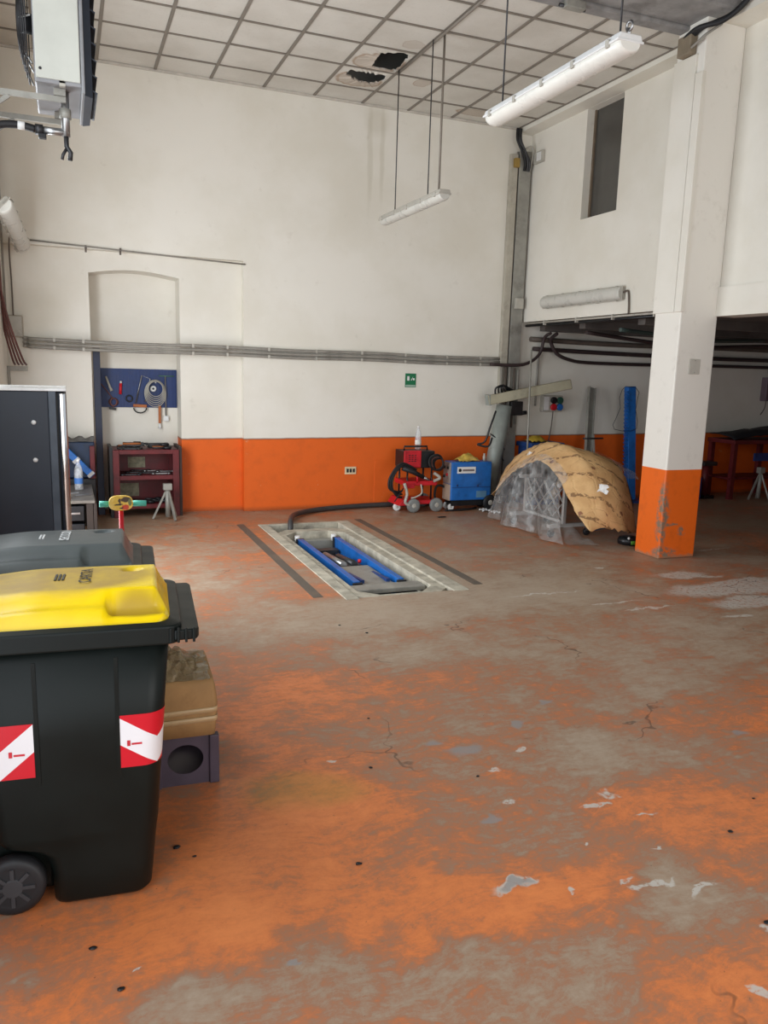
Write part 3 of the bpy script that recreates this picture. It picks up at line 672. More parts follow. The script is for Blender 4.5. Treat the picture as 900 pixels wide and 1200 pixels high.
for k in range(6):
    rx, rz = .125-.008*k, .16-.014*k
    MB().tube_closed([c0+Vector((rx*math.cos(t), -.011*k, .16-rz-.003*k+rz*math.sin(t))) for t in [2*math.pi*q/28 for q in range(28)]], .005, 5).build('loop', M_GREYBOX, cl)
MB().cyl((c0.x,YN-.02,c0.z+.125),(c0.x,YN-.135,c0.z+.13), .006, None, 6).build('hook', M_METAL, cl)
tr_ = thing('tape_roll', 'white tape roll hung in the middle of the blue panel', 'tape', pb_(180,456,.041))
MB().lathe([(.014,-.012),(.036,-.012),(.036,.012),(.014,.012)], pb_(179.5,455.5,.041), 'y', 20).build('roll', M_WHITEP, tr_)
MB().lathe([(.012,-.013),(.0138,-.013),(.0138,.011),(.012,.011)], pb_(179.5,455.5,.041), 'y', 16).build('core', M_BLACK, tr_)
th = thing('t_handle_bar', 'green-grey t-handle bar hanging at the end of the blue panel', 'tool', pb_(193,460))
MB().cyl(pb_(186,440.5), pb_(204,441), .006).build('handle', mat('green tool paint', S(70,110,90), .5), th); MB().cyl(pb_(193.5,441), pb_(194.5,488), .008).build('shaft', M_METAL, th)
MB().box(*[q for q in (lambda p: (p.x-.03,p.x+.035,p.y-.012,p.y+.008,p.z-.04,p.z+.03))(pb_(194.5,490))]).build('white_block', M_WHITEP, th, bevel=.01)
br = thing('brush', 'thin orange-brown handled brush dangling below the blue panel', 'brush', pb_(187,500))
MB().beam(pb_(187,474.5), pb_(187.3,496), .03, .018, (0,1,0)).build('handle', M_WOODL, br, bevel=.004); MB().cyl(pb_(187.3,496), pb_(187.5,502), .01, .022, 8).build('bristles', M_WHITEP, br)
rb = thing('hose_bundle', 'small dull red hose bundle hanging at the upright end of the blue panel', 'hose', pb_(133,474))
for k in range(3): MB().tube_closed([pb_(133,471)+Vector((.05*math.cos(t)*(1-.15*k), -.01*k, .045*math.sin(t))) for t in [2*math.pi*q/20 for q in range(20)]], .008, 5).build('loop', M_BROWN, rb)
MB().tube(smooth_path([pb_(117,448), pb_(126,459), pb_(133,468)]), .007, 6).build('tail', M_BROWN, rb); MB().beam(pb_(128,478), pb_(136,479.5), .03, .02, (0,1,0)).build('grip', M_BLACK, rb); MB().cyl(pb_(132.5,474.5), pb_(132.5,478.5), .007, None, 6).build('strap', M_BROWN, rb)
gr = thing('grinding_disc', 'small dark ring-shaped disc hung low on the blue panel', 'disc', pb_(151,470)); MB().torus(pb_(151.5,467), .036, .009, 'y', 20, 6).build('ring', M_BLACK, gr)

shelf = thing('red_shelf', 'dark red metal shelf unit standing in the niche below the panel', 'shelf', (.85, 9.7, 0))
SX0, SX1, SY0, SY1, SZ = .45, 1.24, 9.46, 9.96, .79
for x in (.50, 1.17):
    for y in (SY0+.03, SY1-.03): MB().box(x-.035, x+.035, y-.03, y+.03, 0, SZ).build('post', M_REDD, shelf, bevel=.003)
for z in (.10, .44, .74): MB().box(.47, 1.2, SY0+.01, SY1, z, z+.05).build('shelf_board', M_REDD, shelf, bevel=.003)
MB().box(.47, 1.2, SY1-.02, SY1, .1, SZ).build('back_panel', M_REDD, shelf)
MB().box(SX0-.02, .465, SY0+.02, SY1, 0, SZ+.03).build('side_cladding', M_BLACK, shelf); MB().box(1.205, SX1, SY0+.02, SY1, 0, SZ+.03).build('side_cladding', mat('dark brown cladding', S(58,44,40), .7), shelf)
for (x0,x1,z0,z1) in ((.66,.86,.53,.66),(.54,.78,.18,.34)): MB().box(x0,x1,SY1-.024,SY1-.02,z0,z1).build('faded_notice', mat('faded paper', S(140,134,112), .8, 0, .3, 20), shelf)
def tool(kind, label, c, ang, L, m, grp):
    c = Vector(c); d = Vector((math.cos(ang), math.sin(ang)*.5, 0)).normalized()*L/2
    t = thing(kind, label, 'tool', c, 0, grp); b_ = MB()
    if kind == 'spanner':
        b_.beam(c-d, c+d, .022, .014).build('shank', m, t, bevel=.003)
        for s in (-1, 1): MB().torus(c+d*s, .022, .009, 'z', 12, 5).build('ring_end', m, t)
    elif kind == 'hammer':
        b_.cyl(c-d, c+d, .014).build('handle', M_WOODL, t); q = Vector((-d.y, d.x, 0)).normalized()*.05; MB().beam(c+d-q, c+d+q, .035, .035).build('head', m, t, bevel=.005)
    else:
        b_.cyl(c-d, c+d*.2, .009).build('rod', m, t); MB().cyl(c+d*.2, c+d, .018).build('grip', M_BLACK, t)
for k in range(16):
    kind = ('spanner','pry_bar','spanner','hammer')[(k+k//4) % 4]
    lab = {'spanner':'greasy dark spanner in the tool heap on top of the red shelf','pry_bar':'dark pry bar in the tool heap on top of the red shelf','hammer':'hammer in the tool heap on top of the red shelf'}[kind]
    half = {'spanner':.009,'pry_bar':.018,'hammer':.0175}[kind]
    if k < 10: x, y, z = .665+.35*(k % 2), 9.52+.093*(k//2), SZ+half
    else: x, y, z = .70+.28*(k % 2), 9.54+.12*((k-10)//2), SZ+.036+half
    tool(kind, lab, (x, y, z), random.uniform(-.08,.08), random.uniform(.19,.24), M_DMETAL, 'tools heaped on the red shelf')
for k in range(7):
    tool('spanner', 'dark greasy spanner lying on the middle board of the red shelf', (.66+.07*k, 9.51+.066*((k*3) % 7), .4995), random.uniform(-.06,.06), .18, M_DMETAL if k < 4 else M_METAL, 'tools on the middle board')
for k in range(5):
    tool('pry_bar', 'short dark pry bar on the bottom board of the red shelf', (.82+.055*k, 9.52+.06*((k*2) % 5), .1685), random.uniform(-.08,.08), .2, M_DMETAL, 'tools on the bottom board')
def axle_stand(label, base, h, m):
    s = thing('axle_stand', label, 'axle stand', base); x, y, z = base
    MB().cyl((x,y,z+.03), (x,y,z+h*.82), .03, .03, 10).build('tube', m, s)
    MB().box(x-.05,x+.05,y-.04,y+.04,z+h*.82,z+h).build('saddle', m, s, bevel=.008)
    for k in range(3):
        a = math.radians(-90+120*k+22); MB().beam((x+.02*math.cos(a),y+.02*math.sin(a),z+h*.78), (x+.17*math.cos(a),y+.17*math.sin(a),z+.008), .022, .022).build('leg', m, s)
    return s
axle_stand('grey three-legged axle stand in front of the red shelf', (1.045, 9.27, 0), .42, M_STEELP)

# child's scooter behind the bins
sk = thing('kick_scooter', "child's red kick scooter with yellow front plate and turquoise grips", 'scooter', (.32, 5.6, 0))
M_TURQ = mat('turquoise rubber', S(86,186,166), .5)
MB().cyl((.32,5.62,.12), (.32,5.62,.80), .016).build('stem', M_RED, sk)
hbm = MB().cyl((.19,5.62,.82), (.46,5.62,.815), .013).build('handlebar', M_RED, sk)
for x0, x1 in ((.18,.245),(.40,.487)): MB().cyl((x0,5.62,.821-.01*(x0-.2)), (x1,5.62,.819-.01*(x1-.2)), .021).build('grip', M_TURQ, hbm)
def plate_mat():
    t = NT('printed yellow plate'); P = t.pos; col = t.mix(t.ramp(t.noise(P, 20, 2), .4, .6), S(232,190,70), S(240,206,110))
    W = t.warp(P, 30, .03)
    for (x, z, rx, rz, c) in [(.35,.855,.035,.018,S(70,50,30)),(.30,.82,.03,.006,S(60,46,30)),(.345,.80,.026,.018,S(210,70,40)),(.31,.845,.008,.02,S(70,50,30)),(.375,.835,.012,.025,S(110,120,70)),(.32,.795,.014,.006,S(60,40,30))]:
        col = t.mix(t.blob(W, (x,5.58,z), (rx,.5,rz), .2), col, c)
    return t.out(col, .35)
pl = MB(); pl.prism([(.318+(.072+.006)*math.copysign(abs(math.cos(a))**.7,math.cos(a)), .83+.052*math.copysign(abs(math.sin(a))**.7,math.sin(a))) for a in [2*math.pi*k/24 for k in range(24)]], 'y', 5.575, 5.602)
pl.build('front_plate', plate_mat(), sk, bevel=.004)
MB().box(.265,.375,5.66,6.1,.07,.1).build('deck', M_RED, sk, bevel=.012)
MB().beam((.32,5.62,.14),(.32,5.7,.085), .05,.03).build('fork', M_RED, sk)
for (x,y) in ((.25,5.62),(.39,5.62),(.32,6.12)):
    wl = MB().lathe([(.02,-.016),(.05,-.016),(.06,-.008),(.06,.008),(.05,.016),(.02,.016)], (x,y,.06), 'x', 20).build('wheel', M_DARK, sk)
MB().cyl((.24,5.62,.06),(.40,5.62,.06),.01).build('axle', M_METAL, sk)

# ================================================================ BACK WALL FITTINGS
sg = thing('exit_sign', 'small green emergency sign with white pictograms on the back wall', 'sign', (4.2, YB, 1.56))
p0, p1 = onY(475,437.5,YB), onY(487,454,YB)
M_GREEN = mat('sign green', S(20,110,70), .45, 0, .05)
MB().box(p0.x, p1.x, YB-.006, YB, p1.z, p0.z).build('plate', M_GREEN, sg)
w_, h_ = p1.x-p0.x, p0.z-p1.z
def sg_box(u0,u1,v0,v1): return MB().box(p0.x+w_*u0, p0.x+w_*u1, YB-.008, YB-.005, p1.z+h_*v0, p1.z+h_*v1)
sg_box(.18,.38,.48,.8).build('door_pictogram', M_WHITEP, sg)
m = MB(); m.prism([(p0.x+w_*u, p1.z+h_*v) for u, v in ((.5,.5),(.72,.78),(.6,.5))][::-1], 'y', YB-.008, YB-.005); m.box(p0.x+w_*.7, p0.x+w_*.86, YB-.008, YB-.005, p1.z+h_*.52, p1.z+h_*.66); m.build('runner_pictogram', M_WHITEP, sg)
sg_box(.04,.96,.03,.18).build('caption_strip', mat('pale green strip', S(150,176,160), .5), sg)
so = thing('wall_socket', 'small cream wall socket set in the orange dado', 'socket', onY(410.5,551,YB))
p0, p1 = onY(404,547,YB), onY(417,555.5,YB)
MB().box(p0.x, p1.x, YB-.012, YB, p1.z, p0.z).build('cover', mat('cream plastic', S(214,196,160), .5), so, bevel=.004)
for k in range(3): MB().box(p0.x+.022+.042*k, p0.x+.05+.042*k, YB-.016, YB-.011, p1.z+.025, p0.z-.025).build('module', M_BLACK, so)
pn = thing('inspection_panel', 'flat orange-painted inspection panel in the dado beside the red welder', 'panel', onY(450,590,YB))
p0, p1 = onY(439,539,YB), onY(463,592,YB)
MB().box(p0.x, p1.x, YB-.006, YB, p1.z, p0.z).build('cover_panel', MW_BACK, pn, bevel=.003)
# three conduits of the long bundle
for k, (z, y, r, lab) in enumerate([(2.0,YB-.03,.02,'topmost grey conduit of the bundle crossing the back wall'),(1.955,YB-.035,.018,'middle grey conduit of the bundle crossing the back wall'),(1.915,YB-.03,.018,'lowest grey conduit of the bundle crossing the back wall')]):
    t = thing('conduit_pipe', lab, 'conduit', (2.6, y, z), 0, 'conduits across the back wall')
    pts = [(-.42,YR-.05,z+.02),(-.36,YR-.055,z+.012)]+[(-.28+5.80*q/10, y+(.02 if q < 4 else 0), z+.006-.024*q/10-.012*math.sin(math.pi*q/10*3)**2) for q in range(11)]
    cpth = smooth_path(pts,3); MB().tube(cpth, r, 8).build('pipe', M_PIPE, t)
    for x in [-.1,.2,1.4,1.8,2.3,2.9,3.5,4.1,4.7,5.2]:
        i_ = next(n_ for n_ in range(len(cpth)-1) if cpth[n_+1].x >= x); q = cpth[i_].lerp(cpth[i_+1], (x-cpth[i_].x)/(cpth[i_+1].x-cpth[i_].x))
        if k != 1: MB().box(q.x-.012, q.x+.012, q.y-r-.003, YB if q.x > 2 else YR, q.z-r-.002, q.z+r+.002).build('clip', M_GREYBOX, t)
jb = thing('junction_box', 'grey junction box in the corner where the conduits end', 'junction box', (-.49, YR, 2.02))
MB().box(-.57, -.41, YR-.09, YR, 2.02, 2.25).build('case', mat('beige box', S(160,152,138), .55), jb, bevel=.006); MB().box(-.56, -.42, YR-.098, YR-.088, 2.03, 2.24).build('cover', M_GREYBOX, jb, bevel=.004)
t = thing('cable_pipe', 'thin pipe along the top edge of the old doorway recess', 'conduit', (.86, YR, 3.0))
MB().tube([(-.3,YB-.012,3.04),(.4,YB-.012,3.015),(1.2,YB-.012,2.985),(2.02,YB-.012,2.96)], .009, 6).build('pipe', M_PIPE, t)
for x in (.26, .62): MB().box(x-.01, x+.01, YB-.02, YB+.01, 2.96, 3.03).build('hook', M_PIPED, t)
hosez = thing('hose_bunch', 'bunch of dull red-brown hoses hanging beside the corner junction box', 'hose', (-.5, 9.3, 1.6))
for k in range(4):
    dx = Vector((.022*k-.03, -.03*k, 0))
    hp_ = [onY(-14,290,8.9)+dx*.3, onY(-4,330,9.0)+dx*.6, onY(5,372,9.1)+dx, onY(14,402,9.2)+dx*1.3, onY(21,422,9.3)+dx*1.6, onY(24,427,9.45)+dx*1.8]
    MB().tube([Vector((max(-.567, q.x), q.y, q.z)) for q in smooth_path(hp_,5)], .011, 7).build('hose', M_BROWN, hosez)
bk = thing('wall_bracket', 'flat grey steel bracket under the hoses in the corner', 'bracket', (-.45, 9.5, 1.68)); MB().box(-.58,-.38,9.46,9.54,1.66,1.71).build('arm', M_STEELP, bk, bevel=.004); MB().box(-.58,-.555,9.44,9.56,1.3,1.7).build('plate', M_STEELP, bk, bevel=.003)
for k in range(2):
    tag(MB().tube([(-.565,9.46+.07*k,2.25),(-.565,9.46+.07*k,4.9)], .01, 6).build('riser_pipe', M_PIPE), 'thin grey riser pipe going up the left wall corner', 'conduit', 'riser pipes in the left corner')
# tilted fluorescent lamp on the left wall
M_DIFF = mat('milky diffuser', S(196,194,186), .3, 0, .05, 5); M_DIFFW = mat('white diffuser', S(226,224,216), .3, 0, .03, 4)
def tube_lamp(label, c, L, W, Hh, house, diff, rot=None, wires=(), group=None, up=False):
    # linear waterproof lamp, length along local y, diffuser facing -z
    t = thing('fluorescent_lamp', label, 'lamp', c, 0, group)
    R = rot if rot is not None else Matrix.Identity(3); c = Vector(c)
    def tf(b): b.v = [R @ v + c for v in b.v]; return b
    prof_h = [(-W/2,0),(W/2,0),(W/2*.85,Hh*.4),(-W/2*.85,Hh*.4)]
    h_ = tf(MB().prism(prof_h, 'y', -L/2, L/2)).build('housing', house, t, bevel=.008)
    n = 9; rings = []
    for (yy, k) in ((-L/2+.0,.82),(-L/2+.02,.96),(-L/2+.05,1),(L/2-.05,1),(L/2-.02,.96),(L/2,.82)):
        rings.append([(W*.48*k*math.cos(a), yy, -Hh*.62*k*math.sin(a)**.8) for a in [math.pi*q/n for q in range(n+1)]])
    tf(MB().rings(rings)).build('diffuser', diff, t)
    tf(MB().box(-W/2-.004,W/2+.004,-L/2-.004,L/2+.004,-.006,.008)).build('seal_rim', house, t, bevel=.004)
    for k in range(5):
        yy = -L*.44+L*.88*k/4
        for s in (-1,1): tf(MB().box(s*W/2-.008,s*W/2+.008,yy-.015,yy+.015,-.02,.02)).build('clip', M_GREYBOX, t, bevel=.003)
    return t
nx, fr_ = onX(10,240,-.5), onY(30,288,9.25); fr_ = Vector((-.36, 9.3, fr_.z)); nr_ = Vector((-.45, 8.05, onY(10,240,8.05).z))
dv = (fr_-nr_); L_ = dv.length; dv.normalize(); nz = Vector((-.75,0,.66)); sx_ = dv.cross(nz).normalized(); nz = sx_.cross(dv)
tube_lamp('fluorescent lamp hung askew on the left wall near the corner', (nr_+fr_)/2, L_, .17, .11, M_GREYBOX, M_DIFF, Matrix((sx_, dv, nz)).transposed())
lb = thing('lamp_cable', 'grey cable dropping from the askew lamp to the junction box', 'cable', (-.5,9.5,2.25)); MB().tube(smooth_path([(-.47,9.2,3.1),(-.5,9.5,2.9),(-.5,9.62,2.6),(-.5,9.64,2.25)]), .008, 6).build('cable', M_PIPED, lb)
MB().tube([(-.57,8.5,3.4),(-.5,8.5,3.36)], .012, 6).build('bracket', M_STEELP, [o for o in bpy.data.objects if o.name.startswith('fluorescent_lamp') and o.parent is None][0])
# two hanging lamps
small = tube_lamp('slim fluorescent lamp hanging on rods close to the back wall', (3.42, 7.92, 3.45), 1.57, .13, .1, M_GREYBOX, M_DIFF)
for y in (8.38, 7.53): MB().cyl((3.42,y,3.48),(3.42,y,4.93), .006, None, 6).build('suspension_wire', M_DMETAL, small)
MB().cyl((3.46,7.36,3.48),(3.46,7.36,4.93), .012, None, 8).build('supply_pipe', M_BAR, small)
big = tube_lamp('wide white fluorescent lamp hanging on wires in front of the mezzanine window', (2.965, 4.66, 3.60), 1.52, .17, .1, M_WHITEP, M_DIFFW)
for y in (5.3, 4.0): MB().cyl((2.965,y,3.63),(2.965,y,5.595), .006, None, 6).build('suspension_wire', M_DMETAL, big)
MB().torus((2.965,3.92,3.68), .025, .008, 'x', 14, 6).build('hook', M_METAL, big)
MB().cyl((2.965,3.92,3.63),(2.965,3.92,3.67), .012).build('gland', M_METAL, big)
# lamp on the mezzanine wall
a, b = onX(640,353,XW), onX(733,346,XW)
Ry = Matrix((Vector((0,0,1)), Vector((0,1,0)), Vector((1,0,0)))).transposed()
wl = tube_lamp('grey fluorescent lamp fixed to the mezzanine wall', (XW-.045, (a.y+b.y)/2, (a.z+b.z)/2), a.y-b.y, .15, .1, M_GREYBOX, M_DIFF, Ry)
yb_ = b.y
MB().tube(smooth_path([(XW-.03,yb_+.02,2.70),(XW-.02,yb_-.06,2.72),(XW-.02,yb_-.09,2.6),(XW-.02,yb_-.1,2.47)]), .01, 6).build('cable', M_PIPED, wl)

# ================================================================ HEATER ON THE LEFT
ht = thing('unit_heater', 'white ceiling-height fan heater on brackets from the left wall', 'heater', (.04, 5.1, 3.15))
M_HEAT = mat('cream heater enamel', S(186,187,178), .4, 0, .05, 4); M_HEATG = mat('grey heater casing', S(132,132,134), .45, .1, .1)
MB().box(-.09, .145, 4.8, 5.4, 3.205, 3.95).build('casing', M_HEATG, ht, bevel=.01)
MB().box(-.083, .135, 4.792, 4.805, 3.225, 3.94).build('side_panel', M_HEAT, ht, bevel=.004)
MB().lathe([(.001,-.004),(.007,-.003),(.008,0)], (-.06,4.792,3.27), 'y', 10).build('screw', M_BLACK, ht)
MB().box(.03,.06,4.8,4.83,3.2,3.225).build('corner_clip', M_GREYBOX, ht)
m = MB(); m.prism([(.155,4.80),(.195,4.83),(.195,5.37),(.155,5.40)], 'z', 3.17, 3.95); lou = m.build('outlet_frame', M_CAB, ht)
MB().box(.14, .157, 4.79, 5.41, 3.175, 3.95).build('grey_collar', M_HEATG, ht, bevel=.004)
for k in range(9):
    z = 3.21+.08*k; MB().beam((.198,4.84,z),(.198,5.36,z), .05, .006, (.5,0,1)).build('louvre', M_CAB, lou)
fg = MB()
for k in range(9): fg.torus((-.10-.07*math.sin(math.pi*(1-k/10)/2),5.1,3.58), .04+.032*k, .0035, 'x', 32, 5)
guard = fg.build('fan_guard', M_DMETAL, ht)
for k in range(8):
    a = math.pi*k/4+.2; MB().tube([(-.165,5.1+.03*math.cos(a),3.58+.03*math.sin(a)),(-.15,5.1+.18*math.cos(a),3.58+.18*math.sin(a)),(-.10,5.1+.3*math.cos(a),3.58+.3*math.sin(a))], .005, 5).build('spoke', M_METAL, guard)
MB().lathe([(.05,-.05),(.05,.03)], (-.12,5.1,3.58), 'x', 16).build('motor', M_BLACK, ht)
for y in (4.88, 5.32):
    ar = MB().beam((-.58,y,3.155),(.06,y,3.155), .018, .028).build('bracket_arm', M_STEELP, ht)
    MB().beam((-.58,y,2.85),(-.22,y,3.14), .016, .022).build('strut', M_STEELP, ar); MB().box(-.585,-.57,y-.04,y+.04,2.8,3.2).build('wall_plate', M_STEELP, ar)
    MB().box(0,.06,y-.02,y+.02,3.17,3.21).build('foot', M_STEELP, ar)
pip = MB().cyl((.055,4.92,3.21),(.055,4.92,2.98), .022).build('pipe', M_METAL, ht)
MB().cyl((.055,4.92,3.12),(.055,4.92,3.07), .03, None, 8).build('nut', M_STEELP, pip)
MB().cyl((.07,4.92,3.0),(-.08,4.92,3.0), .02).build('tee', M_METAL, pip); MB().cyl((-.06,4.92,3.0),(-.10,4.92,3.0), .028, None, 8).build('nut', M_DMETAL, pip)
MB().box(-.085,-.045,4.9,4.94,2.955,2.98).build('valve_lever', M_BLACK, pip, bevel=.004)
MB().tube([(.055,4.92,2.98),(.055,4.92,2.93),(.075,4.92,2.9),(.07,4.92,2.86)], .013, 8).build('drain_tap', M_DMETAL, pip); MB().tube([(.055,4.92,2.92),(.035,4.92,2.885),(.03,4.92,2.86)], .009, 6).build('tap_lever', M_DMETAL, pip)
MB().tube(smooth_path([(-.10,4.92,3.0),(-.18,4.92,3.01),(-.27,4.92,3.0),(-.35,4.93,2.96),(-.4,4.95,2.9),(-.47,5.0,2.86),(-.58,5.05,2.95)]), .02, 8).build('supply_hose', M_DARK, ht)
MB().cyl((-.15,4.92,3.008),(-.185,4.92,3.01), .0215).build('white_band', M_WHITEP, ht)
hb2 = thing('heater_switch_box', 'grey box with a looping cable on the wall beside the heater', 'switch box', (-.53, 6.3, 3.5))
MB().box(-.58,-.44,6.2,6.4,3.72,3.92).build('case', M_GREYBOX, hb2, bevel=.008)
MB().tube(smooth_path([(-.5,6.25,3.72),(-.47,6.1,3.4),(-.44,5.9,3.1),(-.46,5.7,2.98),(-.5,5.6,3.05),(-.57,5.6,3.2)]), .014, 7).build('cable', M_PIPED, hb2)

# ================================================================ CORNER COLUMN AND CABLES
sc_ = thing('steel_column', 'grey steel column with cables in the corner under the beam', 'column', (5.65, 9.45, 0))
MB().box(5.50, 5.60, 9.51, 9.578, 0, 4.6).build('trunking', mat('pale trunking', S(172,166,152), .55, 0, .08, dirt=S(130,122,110)), sc_, bevel=.004)
m = MB(); m.box(5.615,5.79,9.50,9.512,0,4.65).box(5.615,5.79,9.566,9.578,0,4.65).box(5.695,5.71,9.51,9.568,0,4.65); m.build('web_and_flanges', M_STEELP, sc_, bevel=.003)
MB().box(5.59,5.62,9.53,9.578,0,4.6).build('cable_gap', M_PIPED, sc_)
bx_ = onY(606,188,9.4); MB().box(5.53,5.60,9.46,9.515,bx_.z-.06,bx_.z+.05).build('yellow_terminal', mat('ochre plastic', S(150,122,60), .5), sc_, bevel=.005)
for k, (x0,x1) in enumerate(((5.54,5.68),(5.57,5.75),(5.595,5.72))):
    MB().tube(smooth_path([(x0,9.47,4.9),(x0-.01,9.44,4.75),((x0+x1)/2,9.44,4.62),(x1,9.47,4.5),(x1,9.485,4.4)]), .016, 7).build('cable', M_DMETAL if k else M_DARK, sc_)
MB().tube(smooth_path([(5.66,9.47,4.66),(5.75,9.45,4.7),(5.79,9.46,4.62),(5.76,9.485,4.4)]), .012, 7).build('cable', M_GREYBOX, sc_)
jw = thing('wall_junction_box', 'small white junction box high on the mezzanine wall in the corner', 'junction box', (XW,9.2,4.45))
p = onX(628,187,XW); MB().box(XW-.05,XW,min(p.y,9.335)-.1,min(p.y,9.335)+.1,p.z-.07,p.z+.07).build('case', M_GREYBOX, jw, bevel=.006); MB().box(XW-.055,XW-.048,min(p.y,9.335)-.08,min(p.y,9.335)+.02,p.z-.05,p.z+.05).build('cover', M_WHITEP, jw)
jc = thing('corner_junction_box', 'grey junction box low on the steel column near the mezzanine edge', 'junction box', (5.75,9.4,2.6)); p = onY(608,355,9.48); MB().box(p.x-.06,p.x+.06,9.45,9.5,p.z-.08,p.z+.06).build('case', M_GREYBOX, jc, bevel=.006)
for k, x in enumerate((5.50,5.56,5.63,5.70,5.76)):
    tag(MB().tube([(x,9.478,.9+.05*k),(x,9.478,1.92-.02*k)], .014 if k % 2 else .018, 7).build('drop_pipe', M_PIPED if k % 2 else M_PIPE), 'vertical pipe dropping along the steel column behind the puller arm', 'conduit', 'vertical pipes on the steel column')
tag(MB().tube(smooth_path([(6.12,9.563,1.35),(6.12,9.563,1.7),(6.12,9.555,1.98),(6.12,9.535,2.105)]), .014, 7).build('side_pipe', M_PIPE), 'single grey pipe dropping on the shaded wall beside the steel column', 'conduit')
# cables and pipe runs under the mezzanine edge
t = thing('edge_conduit', 'thin pale pipe with a dark strip under the mezzanine edge', 'conduit', (XW+.02,8.2,2.44))
MB().cyl((XW-.01,9.4,2.455),(XW-.01,6.45,2.455), .012, None, 7).build('pipe', M_GREYBOX, t); MB().cyl((XW+.03,9.5,2.43),(XW+.03,6.45,2.43), .018, None, 7).build('dark_pipe', M_BLACK, t)
for y in (9.0,8.3,7.6,6.9): MB().box(XW-.022,XW+.05,y-.01,y+.01,2.42,2.482).build('clip', M_GREYBOX, t)
def run(label, pts, r, m=M_PIPED, n=8): return tag(MB().tube(smooth_path(pts,5), r, n).build('cable_run', m), label, 'cable', 'cable runs under the mezzanine')
M_BRD = mat('dark brown cable', S(58,46,46), .5)
run('dark cable sweeping from the conduits up to the mezzanine edge', [(5.3,9.435,1.90),(5.8,9.435,1.91),(6.05,9.44,2.05),(6.1,9.4,2.28),(6.06,9.2,2.33)], .022, M_BRD)
run('dark cable dropping from the mezzanine edge and running off along the wall', [(6.16,9.2,2.33),(6.2,9.4,2.25),(6.32,9.42,2.08),(6.55,9.44,2.0),(6.9,9.5,1.97),(7.8,9.52,1.97),(9.2,9.52,1.99),(11.5,9.52,2.0)], .025, M_BRD)
run('thick dark pipe running high along the shaded wall', [(5.95,9.52,2.26),(7.5,9.52,2.24),(9.5,9.52,2.26),(11.8,9.52,2.26)], .035, M_PIPED)
run('second dark pipe below the thick one on the shaded wall', [(6.0,9.51,2.13),(7.5,9.51,2.11),(9.5,9.51,2.10),(11.8,9.51,2.12)], .03, M_BRD)
run('sagging dark cable under the low ceiling behind the column', [(6.2,8.6,2.33),(7.2,8.7,2.26),(8.2,8.8,2.22),(9.4,8.9,2.28),(10.8,9.0,2.33)], .025, M_BRD)
run('dark green cable slung under the low ceiling', [(6.1,7.8,2.33),(7.0,8.0,2.3),(7.8,8.2,2.28),(9.0,8.4,2.33)], .025, mat('green cable', S(60,74,70), .5))
# cables and box at the head of the column
hc = thing('cable_loom', 'thick dark cables bending round the head of the column to a brown box', 'cable', (5.5,6.3,4.7))
p = onX(806,55,5.40); MB().box(5.34,5.42,p.y-.1,p.y+.07,p.z-.09,p.z+.08).build('brown_box', mat('brown box paint', S(128,116,98), .6), hc, bevel=.01)
for k in range(3):
    MB().tube(smooth_path([(5.36+.015*k,p.y-.02*k,p.z+.06),(5.36+.012*k,6.12-.03*k,4.86),(5.42+.02*k,5.98-.03*k,4.87),(5.52+.01*k,5.84-.04*k,4.93+.02*k),(5.567,5.5,5.12+.03*k),(5.567,4.9,5.2+.03*k)]), .022, 8).build('cable', M_DARK, hc)
MB().tube(smooth_path([(5.36,p.y-.08,p.z-.05),(5.36,p.y-.18,p.z-.02),(5.375,6.01,4.78),(5.5,5.97,4.87)]), .012, 7).build('thin_cable', M_PIPE, hc)
bc = thing('beam_clamp', 'small metal clamp under the concrete beam', 'clamp', (3.9,6.35,4.9)); p = onZ(672,6,4.9); MB().box(p.x-.1,p.x+.1,p.y-.05,p.y+.03,4.86,4.93).build('jaw', M_STEELP, bc, bevel=.01); MB().cyl((p.x-.14,p.y,4.88),(p.x+.12,p.y,4.88),.015).build('screw', M_DMETAL, bc)
pt = thing('switch_plate', 'blank grey plate fixed on the white column', 'plate', (5.64,6.06,1.82)); MB().box(5.575,5.705,6.048,6.06,1.825,1.97).build('cover', mat('grey blank plate', S(186,182,172), .55, 0, .08), pt, bevel=.004)
for z in (1.84,1.955): MB().lathe([(.001,-.003),(.006,-.002),(.006,0)], (5.64,6.048,z), 'y', 8).build('screw', M_STEELP, pt)

# ================================================================ WELDERS
def spoked(parent, name, c, R, wd, m, axis='y'):
    wh = MB().lathe([(R*.62,-wd/2),(R*.92,-wd/2),(R,-wd/4),(R,wd/4),(R*.92,wd/2),(R*.62,wd/2)], c, axis, 22).build(name, m, parent)
    MB().lathe([(R*.2,-wd*.6),(R*.6,-wd*.3),(R*.6,wd*.3),(R*.2,wd*.6)], c, axis, 16).build('hub', M_GREYBOX, wh); return wh
M_TYRE = mat('grey wheel rubber', S(120,122,120), .6)
rw = thing('red_welder', 'red spot welder on a wheeled red cart with black cables', 'welder', (4.2, 9.2, 0))
X0 = 4.2
MB().box(3.93,4.42,9.05,9.42,.10,.15).build('base_tray', M_RED, rw, bevel=.01)
m = MB(); m.prism([(3.86,.09),(4.0,.09),(4.0,.17),(3.92,.17)], 'y', 9.04, 9.43); m.build('toe_plate', M_RED, rw, bevel=.006)
spoked(rw, 'wheel', (4.06,9.03,.09), .09, .05, M_TYRE); spoked(rw, 'wheel', (4.38,9.03,.09), .09, .05, M_TYRE); spoked(rw, 'wheel', (4.38,9.44,.09), .09, .05, M_TYRE); spoked(rw, 'castor', (3.9,9.2,.05), .05, .04, M_WHITEP)
for x in (4.0, 4.34):
    for y in (9.12, 9.38): MB().cyl((x,y,.14),(x,y,.58), .013, None, 8).build('upright', M_BLACK, rw)
